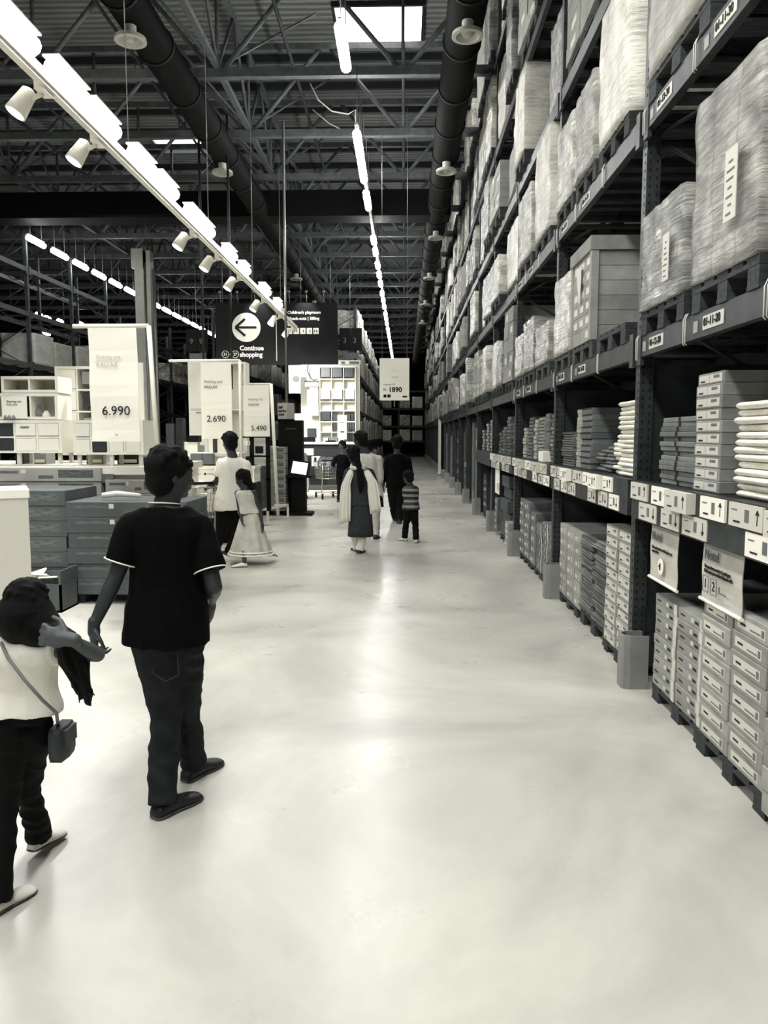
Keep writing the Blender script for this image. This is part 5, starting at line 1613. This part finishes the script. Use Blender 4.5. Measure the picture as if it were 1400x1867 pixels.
# man in black in the foreground
J = px(dict(head=(311, 868, 0.0), neck=(301, 920, 0.0), shL=(243, 962, -.02), elL=(212, 1050, -.06), wrL=(171, 1140, -.12), shR=(362, 964, .02), elR=(391, 1070, -.05), wrR=(384, 1096, 0.2),
            pel=(304, 1152, 0), hpL=(282, 1165, -.02), knL=(303, 1310, 0.05), anL=(290, 1466, -0.15), hpR=(330, 1165, .02), knR=(338, 1315, 0.2), anR=(349, 1392, 0.36)), 3.36)
toes = {'L': Vector((-0.955, 3.42, 0.004)), 'R': Vector((-0.95, 3.80, 0.004))}
J['anL'] = Vector((-1.075, 3.235, 0.085)); J['anR'] = Vector((-1.035, 3.63, 0.085))
t, J, O, part = person('man in black shirt with white piping and dark jeans, walking away, head turned right', 3.36, 1.64, J, (0.25, 1, 0), (0.85, 0.62, -0.05), vox=0.0065, build=1.07,
                       skin=SKIND, shirt=m_shirtblack, trousers=m_jeans, shoes=m_shoe, toes=toes, trim=m_white, hem=-0.075, sleeve=0.72, flare=0.016, hs=1.0,
                       hands={'L': ((-0.02, 0.05, -1), (0.8, 0.6, 0), 0.8), 'R': ((-0.12, 0.3, -1), (-1, 0.2, 0), 0.35)}, tflare=0.02, grow=0.012)
f2, r2 = fr_(Vector((0.25, 1, 0)))
pk = MB()
c = J['hpR'] - f2 * 0.135 + Vector((0, 0, 0.0)) - O
pts = [c + r2 * a - f2 * 0.0 + Vector((0, 0, z)) for a, z in ((-0.06, -0.03), (0.06, -0.02), (0.065, -0.12), (0.0, -0.155), (-0.06, -0.125), (-0.06, -0.03))]
pk.tube(pts, 0.0025, 5)
pk.build('pocket_seam', mat('denim_seam', 0.22, 0.8), t)

# girl with a ponytail at the left edge
J = px(dict(head=(50, 1108, 0.02), neck=(46, 1166, 0.0), shL=(-8, 1186, -.01), elL=(-34, 1240, 0.0), wrL=(-50, 1290, 0.05), shR=(92, 1186, .02), elR=(178, 1194, -0.10), wrR=(128, 1166, -0.19),
            pel=(42, 1312, 0), hpL=(18, 1330, -.02), knL=(12, 1470, 0.02), hpR=(66, 1330, .02), knR=(50, 1440, 0.16)), 2.62)
J['anL'] = Vector((-1.44, 2.53, 0.075)); J['anR'] = Vector((-1.475, 2.93, 0.10))
toes = {'L': Vector((-1.375, 2.67, 0.004)), 'R': Vector((-1.44, 3.06, 0.012))}
gh = 1.17


def ghair(q, J):
    c = J['head']
    q.ball(c + Vector((0.0, -0.02, -0.03)), (0.105, 0.095, 0.10), None, 18)
    q.ball(c + Vector((0.05, -0.03, -0.06)), (0.08, 0.08, 0.075), None, 16)
    w_ = J['wrR'] + Vector((0, 0, 0.0))
    rr = random.Random(3)
    for i in range(26):
        a = rr.uniform(0, 6.28); e = rr.uniform(0.01, 0.034)
        o = Vector((math.cos(a) * e, math.sin(a) * e * 0.8, 0))
        end = Vector((0.0 + rr.uniform(-0.03, 0.03), 0.09, -0.235 + rr.uniform(-0.03, 0.055)))
        q.tube([c + Vector((0.05, -0.02, -0.05)) + o, w_ + Vector((-0.05, 0.075, -0.005)) + o * 0.8, w_ + Vector((-0.03, 0.09, -0.10)) + o * 1.35, w_ + end + o * 0.9], [0.022, 0.014, 0.012, 0.004], 8)


t, J, O, part = person('girl in white top and dark jeans holding her long black ponytail', 2.62, gh, J, (0.1, 1, 0), (-0.35, 1, -0.1), vox=0.006, build=0.9, skin=SKIN,
                       shirt=m_cotton, trousers=m_jeansblack, shoes=m_shoew, toes=toes, hs=1.05, hem=0.10, sleeve=0.22, hairf=ghair, flare=0.03, hands={'R': ((-0.95, 0.05, 0.12), (-0.1, 1, -0.25), 0.8, 1.3, 0.14), 'L': ((0, 0, -1), (1, 0, 0), .3)}, grow=0.008, tflare=0.04)
# shoulder bag
t = root('shoulder_bag', 'small dark shoulder bag with a thin strap worn by the girl', 'bag', (J['hpR'].x + 0.085, J['hpR'].y - 0.0, J['hpR'].z - 0.1))
o = Vector(t.location)
b = MB(); b.loft([[Vector((x * sx, y * sx, z)) for x, y in ((0.03, 0.06), (-0.015, 0.06), (-0.02, 0), (-0.015, -0.06), (0.03, -0.06), (0.037, 0))] for z, sx in ((0, 0.9), (0.02, 1), (0.10, 1), (0.12, 0.85))], 0, True)
b.build('pouch', mat('bag_dark', 0.2, 0.55), t)
MB().box(0.02, 0.043, -0.045, 0.045, 0.055, 0.112).build('flap', mat('bag_dark', 0.2, 0.55), t)
nb = J['neck']
MB().tube([Vector((0.0, -0.01, 0.12)), at(103, 1300, 2.55) - o, at(78, 1277, 2.50) - o, at(45, 1240, 2.495) - o, at(15, 1200, 2.52) - o, at(2, 1172, 2.58) - o], 0.006, 6).build('strap', mat('strap_grey', 0.45, 0.6), t)

# man in the white shirt
J = px(dict(head=(419, 808, 0), neck=(425, 833, 0), shL=(405, 843, 0), elL=(395, 877, .02), wrL=(374, 892, .25), shR=(449, 847, 0), elR=(452, 885, 0), wrR=(430, 900, .3), pel=(417, 918, 0),
            hpL=(409, 925, 0), knL=(405, 968, 0), hpR=(428, 925, 0), knR=(437, 965, .15)), 10.4)
J['anL'] = Vector((-2.62, 10.35, 0.08)); J['anR'] = Vector((-2.50, 10.75, 0.08))
toes = {'L': Vector((-2.78, 10.5, 0.004)), 'R': Vector((-2.62, 10.92, 0.004))}
person('man in white shirt and black trousers pushing a trolley of boxes', 10.4, 1.68, J, (-0.5, 1, 0), (-0.7, 1, -0.1), skin=SKIND, shirt=m_cotton, trousers=m_jeansblack, shoes=m_shoe, toes=toes, hem=-0.14, sleeve=0.75, flare=0.02, shirt_grow=0.02)

# girl in the long skirt
J = px(dict(head=(443, 874, 0), neck=(448, 893, 0), shL=(433, 899, 0), elL=(436, 925, -.05), wrL=(440, 945, -.12), shR=(462, 898, 0), elR=(474, 930, 0), wrR=(478, 955, -.05), pel=(455, 938, 0),
            hpL=(448, 940, 0), knL=(445, 980, 0), hpR=(460, 940, 0), knR=(465, 982, .1)), 9.95)
J['anL'] = Vector((-2.06, 9.72, 0.06)); J['anR'] = Vector((-1.80, 10.15, 0.13))
toes = {'L': Vector((-2.22, 9.68, 0.004)), 'R': Vector((-1.74, 10.28, 0.05))}
t, J, O, part = person('girl in sleeveless pale top and long flared skirt beside the trolley', 9.95, 1.27, J, (-0.4, 0.6, 0), (-0.95, 0.15, -0.25), skin=SKIND, shirt=m_beige, shoes=m_shoew, toes=toes, hem=0.05, sleeve=0, hs=1.3,
                       hairf=lambda q, J: q.tube([J['head'] + Vector((0.05, 0, 0)), J['head'] + Vector((0.10, 0, -0.08)), J['head'] + Vector((0.12, 0, -0.17))], [0.05, 0.045, 0.015], 10))
q = MB(); rings = []
for i in range(9):
    u = i / 8; z = J['pel'].z + 0.05 - u * (J['pel'].z + 0.05 - 0.12)
    rx = 0.10 + 0.19 * u ** 1.0; ry = 0.085 + 0.15 * u
    c = J['pel'] + Vector((0.0 + 0.0 * u, 0.04 * u, 0))
    rings.append([Vector((c.x - O.x + math.cos(a) * (rx + 0.016 * u * math.sin(a * 11)), c.y - O.y + math.sin(a) * (ry + 0.016 * u * math.sin(a * 11)), z)) for a in [2 * math.pi * k / 66 for k in range(66)]])
sk = q.loft(rings, 0, True).build('skirt', m_beige, t)
q = MB()
for u, z in ((0.88, 0.17), (0.95, 0.135)):
    q.tube([Vector((J['pel'].x - O.x + math.cos(a) * (0.29 * u + 0.022), J['pel'].y + 0.04 - O.y + math.sin(a) * (0.237 * u + 0.022), z)) for a in [2 * math.pi * k / 40 for k in range(41)]], 0.012, 6)
q.build('lace_band', m_white2, sk)

# woman with the white shawl
J = px(dict(head=(644, 830, 0), neck=(654, 852, 0), shL=(634, 862, 0), elL=(630, 890, .02), wrL=(634, 906, .12), shR=(675, 862, 0), elR=(683, 890, 0), wrR=(686, 915, .12), pel=(657, 922, 0),
            hpL=(649, 928, 0), knL=(646, 968, .03), hpR=(664, 928, 0), knR=(662, 968, -.02)), 10.95)
J['anL'] = Vector((-0.71, 11.15, 0.08)); J['anR'] = Vector((-0.645, 10.95, 0.08))
toes = {'L': Vector((-0.77, 11.3, 0.004)), 'R': Vector((-0.60, 11.12, 0.004))}
m_kurta = mat('grey_print_cotton', 0.21, 0.85, var=0.06, vscale=60, bump=0.2, bscale=12, spec=0.1)


def whair(q, J):
    c = J['neck']
    q.ball(J['head'] + Vector((0.03, -0.04, -0.02)), (0.075, 0.075, 0.09), None, 14)
    q.tube([J['head'] + Vector((0.05, -0.08, -0.05)), c + Vector((0.03, -0.12, -0.08)), c + Vector((0.035, -0.14, -0.25)), c + Vector((0.03, -0.145, -0.36))], [0.05, 0.055, 0.05, 0.012], 10)


t, J, O, part = person('woman in dark kurta with long white shawl and ponytail, walking away', 10.95, 1.56, J, (0.05, 1, 0), (-0.3, 1, -0.2), skin=SKIND, shirt=m_kurta, trousers=m_cotton, shoes=m_shoe, toes=toes, hem=0.0, sleeve=0.8, hairf=whair, build=0.98)
q = MB(); rings = []
for i in range(8):
    u = i / 7; z = J['pel'].z + 0.12 - u * 0.56
    rx = 0.15 + 0.035 * u; ry = 0.115 + 0.03 * u
    rings.append([Vector((J['pel'].x - O.x + math.cos(a) * (rx + 0.006 * u * math.sin(a * 7)), J['pel'].y - O.y + math.sin(a) * (ry + 0.006 * u * math.sin(a * 7)), z)) for a in [2 * math.pi * k / 42 for k in range(42)]])
q.loft(rings, 0, True).build('kurta_skirt', m_kurta, t)
for sx, ln, dx in ((-1, 0.78, -0.02), (1, 0.62, 0.07)):
    rings = []
    for i in range(11):
        u = i / 10
        z = J['neck'].z - 0.01 - u * ln - (0.02 if i == 0 else 0)
        xc = J['neck'].x + sx * (0.09 + 0.085 * min(1, u * 3.2)) + dx * u; yc = J['neck'].y - 0.085 - 0.03 * math.sin(u * 3) + (0.05 if i == 0 else 0)
        w_ = 0.045 + 0.035 * min(1, u * 2)
        rings.append([Vector((xc - O.x + math.cos(a) * w_, yc - O.y + math.sin(a) * 0.03 + 0.012 * math.sin(5 * math.cos(a) * 2 + u), z + 0.03 * math.cos(a) * u)) for a in [2 * math.pi * k / 32 for k in range(32)]])
    MB().loft(rings, 0, True).build('shawl', m_cotton, t)
q = MB(); q.tube([J['neck'] - O + Vector((math.cos(a) * 0.10, -0.03 + math.sin(a) * 0.09, 0.0 + 0.01 * math.sin(a))) for a in [2 * math.pi * k / 24 for k in range(25)]], 0.03, 8)
q.build('shawl_neck', m_beige, t)

# man in the light shirt ahead of her
J = px(dict(head=(657, 803, 0), neck=(668, 826, 0), shL=(650, 838, 0), elL=(640, 868, .1), wrL=(632, 880, .3), shR=(690, 838, 0), elR=(694, 873, 0), wrR=(692, 894, .05), pel=(676, 900, 0),
            hpL=(668, 905, 0), knL=(668, 945, 0), hpR=(684, 905, 0), knR=(684, 945, 0)), 12.6)
J['anL'] = Vector((-0.62, 12.9, 0.08)); J['anR'] = Vector((-0.47, 12.5, 0.08))
toes = {'L': Vector((-0.62, 13.08, 0.004)), 'R': Vector((-0.45, 12.68, 0.004))}
person('man in light long-sleeved shirt ahead of the woman with the shawl', 12.6, 1.76, J, (-0.1, 1, 0), (-0.8, 0.7, -0.1), skin=SKIND, shirt=m_beige, trousers=m_beige, shoes=m_shoe, toes=toes, hem=-0.08, long_sleeve=0.35, build=1.08)
# black handbag she carries
p = at(690, 925, 10.8)
tag(MB().loft([[Vector((x * s_, y * s_, z)) for x, y in ((0.09, 0.04), (-0.09, 0.04), (-0.09, -0.04), (0.09, -0.04))] for z, s_ in ((0, 1), (0.13, 0.9), (0.16, 0.5))], 0, False).build('handbag', m_black, None, (p.x - 0.02, p.y + 0.1, p.z)), 'small dark bag hanging beside the woman with the shawl', 'bag')

# man in black with a boy
J = px(dict(head=(724, 809, 0), neck=(724, 827, 0), shL=(707, 838, 0), elL=(701, 868, 0), wrL=(699, 884, .1), shR=(743, 840, 0), elR=(749, 868, .03), wrR=(741, 880, .3), pel=(724, 888, 0),
            hpL=(716, 892, 0), knL=(717, 925, .1), hpR=(732, 892, 0), knR=(729, 925, 0)), 14.9)
J['anL'] = Vector((-0.18, 15.2, 0.08)); J['anR'] = Vector((-0.10, 14.75, 0.08))
toes = {'L': Vector((-0.19, 15.38, 0.004)), 'R': Vector((-0.11, 14.92, 0.004))}
person('man dressed all in black walking beside the boy', 14.9, 1.78, J, (0, 1, 0), (0.1, 1, -0.1), skin=SKIND, shirt=m_shirtblack, trousers=m_jeansblack, shoes=m_shoe, toes=toes, hem=-0.02, long_sleeve=0.6, build=1.12)
J = px(dict(head=(744, 871, 0), neck=(749, 885, 0), shL=(739, 892, 0), elL=(739, 914, .05), wrL=(741, 930, 0), shR=(757, 892, 0), elR=(759, 912, 0), wrR=(757, 926, .12), pel=(749, 929, 0),
            hpL=(744, 932, 0), knL=(740, 957, 0), hpR=(754, 932, 0), knR=(757, 957, 0)), 12.2)
J['anL'] = Vector((0.00, 12.25, 0.06)); J['anR'] = Vector((0.18, 12.05, 0.06))
toes = {'L': Vector((-0.10, 12.33, 0.004)), 'R': Vector((0.21, 12.2, 0.004))}
m_stripe = bpy.data.materials.new('striped_cotton'); m_stripe.use_nodes = True
N_ = m_stripe.node_tree.nodes; L_ = m_stripe.node_tree.links
tc = N_.new('ShaderNodeTexCoord'); wv = N_.new('ShaderNodeTexWave'); wv.bands_direction = 'Z'; wv.inputs['Scale'].default_value = 3.6; wv.inputs['Distortion'].default_value = 0.4
rp = N_.new('ShaderNodeValToRGB'); rp.color_ramp.interpolation = 'CONSTANT'; rp.color_ramp.elements[0].color = tone(0.08); rp.color_ramp.elements[1].color = tone(0.5); rp.color_ramp.elements[1].position = 0.55
L_.new(tc.outputs['Object'], wv.inputs['Vector']); L_.new(wv.outputs['Fac'], rp.inputs[0]); L_.new(rp.outputs[0], N_['Principled BSDF'].inputs['Base Color'])
person('boy in striped T-shirt, dark trousers and white shoes', 12.2, 1.13, J, (0.2, 1, 0), (-0.75, 0.6, -0.1), skin=SKIND, shirt=m_stripe, trousers=m_jeansblack, shoes=m_shoew, toes=toes, hem=0.0, sleeve=0.6, build=1.05, vox=0.008, hs=1.28)

# woman with dark hair behind the cart, and shopper at the service desk
J = px(dict(head=(624, 813, 0), neck=(624, 828, 0), shL=(611, 836, 0), elL=(606, 850, -.1), wrL=(603, 856, -.3), shR=(637, 836, 0), elR=(640, 855, 0), wrR=(634, 860, -.2), pel=(625, 868, 0),
            hpL=(619, 872, 0), knL=(619, 888, 0), hpR=(631, 872, 0), knR=(631, 888, 0)), 19.6)
J['anL'] = Vector((-1.68, 19.6, 0.08)); J['anR'] = Vector((-1.50, 19.7, 0.08))
toes = {'L': Vector((-1.70, 19.45, 0.004)), 'R': Vector((-1.52, 19.55, 0.004))}
person('dark-haired person in black behind the shopping cart', 19.6, 1.5, J, (-0.4, -1, 0), (-0.7, -0.7, -0.2), vox=0.011, skin=SKIN, shirt=m_shirtblack, trousers=m_jeansblack, shoes=m_shoe, toes=toes, hem=-0.05, long_sleeve=0.3)
J = px(dict(head=(541, 806, 0), neck=(546, 822, 0), shL=(543, 830, 0), elL=(538, 845, -.1), wrL=(531, 852, -.2), shR=(556, 830, 0), elR=(560, 848, 0), wrR=(553, 856, -.1), pel=(549, 866, 0),
            hpL=(546, 870, 0), knL=(546, 888, 0), hpR=(553, 870, 0), knR=(553, 888, 0)), 20.6)
for k, dx, dy in (('anL', -0.05, 0), ('anR', 0.08, 0.15)):
    J[k] = Vector((J['pel'].x + dx, 20.6 + dy, 0.08))
toes = {'L': J['anL'] + Vector((-0.15, -0.08, -0.076)), 'R': J['anR'] + Vector((-0.15, -0.08, -0.076))}
person('shopper in patterned grey top standing at the service desk monitor', 20.6, 1.55, J, (-0.9, -0.5, 0), (-0.9, -0.4, -0.2), vox=0.011, skin=SKIND, shirt=mat('mottled_cotton', 0.36, 0.8, var=0.12, vscale=30), trousers=m_jeansblack, shoes=m_shoe, toes=toes, hem=-0.05, long_sleeve=0.5)
p = at(552, 897, 20.3)
t = root('shopping_bag', 'pale carrier bag hanging beside the shopper at the service desk', 'bag', (p.x, 20.35, p.z))
MB().loft([[Vector((x * s_, y, z)) for x, y in ((0.17, 0.08), (-0.17, 0.08), (-0.17, -0.08), (0.17, -0.08))] for z, s_ in ((0, 0.85), (0.25, 1), (0.46, 0.8))], 0, False).build('bag_body', mat('bag_pale', 0.62, 0.6, var=0.08), t)
MB().tube([(-0.09, -0.06, 0.44), (-0.06, -0.03, 0.62), (0.06, -0.03, 0.62), (0.09, -0.06, 0.44)], 0.01, 5).build('handle', m_greyink, t)


# ------------------------------------------------------------------ carts
def cart(name, label, loc, rz, sc_=1.0):
    t = root(name, label, 'cart', loc, None, rz)
    b = MB()
    def ring(z, x, y): return [(-x, -y, z), (x, -y, z), (x, y, z), (-x, y, z), (-x, -y, z)]
    for z, x, y in ((0.98, .29, .42), (0.55, .24, .36)):
        b.tube(ring(z, x, y), 0.012, 6)
    for i in range(12):
        u = -1 + 2 * i / 11
        for sy in (-1, 1): b.tube([(u * .24, sy * .36, .55), (u * .29, sy * .42, .98)], 0.004, 4)
        for sx in (-1, 1): b.tube([(sx * .24, u * .36, .55), (sx * .29, u * .42, .98)], 0.004, 4)
    for k in range(1, 5):
        z = .55 + .43 * k / 5; x = .24 + .05 * k / 5; y = .36 + .06 * k / 5
        b.tube(ring(z, x, y), 0.004, 4)
    b.build('basket', m_wire, t)
    c = MB()
    c.tube([(-.24, -.40, 1.04), (-.24, -.36, .55), (-.24, -.30, .2), (-.24, .36, .14)], 0.014, 6).tube([(.24, -.40, 1.04), (.24, -.36, .55), (.24, -.30, .2), (.24, .36, .14)], 0.014, 6)
    c.tube([(-.26, -.38, .16), (.26, -.38, .16)], 0.014, 6).tube([(-.26, .38, .14), (.26, .38, .14)], 0.014, 6)
    c.build('chassis', m_wire, t)
    MB().tube([(-.28, -.46, 1.04), (.28, -.46, 1.04)], 0.02, 8).build('handle', m_black, t)
    wm = MB().tube([(-0.015, 0, 0), (0.015, 0, 0)], 0.06, 14, 0, False).box(-0.02, 0.02, -0.03, 0.03, 0.02, 0.1).mesh('wheel', m_black)
    for x in (-.24, .24):
        for y in (-.36, .36): link('wheel', wm, t, (x, y, 0.06))
    return t


p = at(600, 905, 20.5)
cart('shopping_cart', 'shopping cart with a bulging grey bag, seen end-on in the aisle', (-2.08, 20.7, 0), 0.35)
b = MB(); rr = random.Random(5)
for i in range(7): b.ball((rr.uniform(-.14, .14), rr.uniform(-.2, .2), rr.uniform(.62, .92) - .55), (rr.uniform(.14, .2), rr.uniform(.16, .22), .2), None, 12)
o = link('bag', remesh(b, 0.02, mat('blue_grey_bag', 0.30, 0.5, var=0.1, vscale=5, bump=0.5, bscale=12), 'bag', 4), None, (-2.08, 20.7, 0.62)); tag(o, 'bulging grey shopping bag filling the cart in the aisle', 'bag')
cart('shopping_cart', 'shopping cart pushed by the man in the white shirt', (-3.02, 10.75, 0), 0.5)
b = MB()
for i in range(6):
    M4 = Matrix.Rotation(rr.uniform(-.2, .2), 4, 'Y') @ Matrix.Rotation(rr.uniform(-.15, .15), 4, 'X')
    tag(MB().box(-0.04, 0.04, -0.25, 0.25, 0, 0.42, 0, M4).build('white_flat_box', m_white2 if i % 2 else m_label, None, (-3.15 + i * 0.075, 10.78, 0.60)), 'white upright box standing in the cart of the man in the white shirt', 'box', 'white boxes in the cart')
tag(link('dark_crate', carton_mesh(0.5, 0.5, 0.5, 'plain', 'slate'), None, (-3.25, 11.6, 0.0)), 'dark carton standing on the floor behind the cart', 'carton')
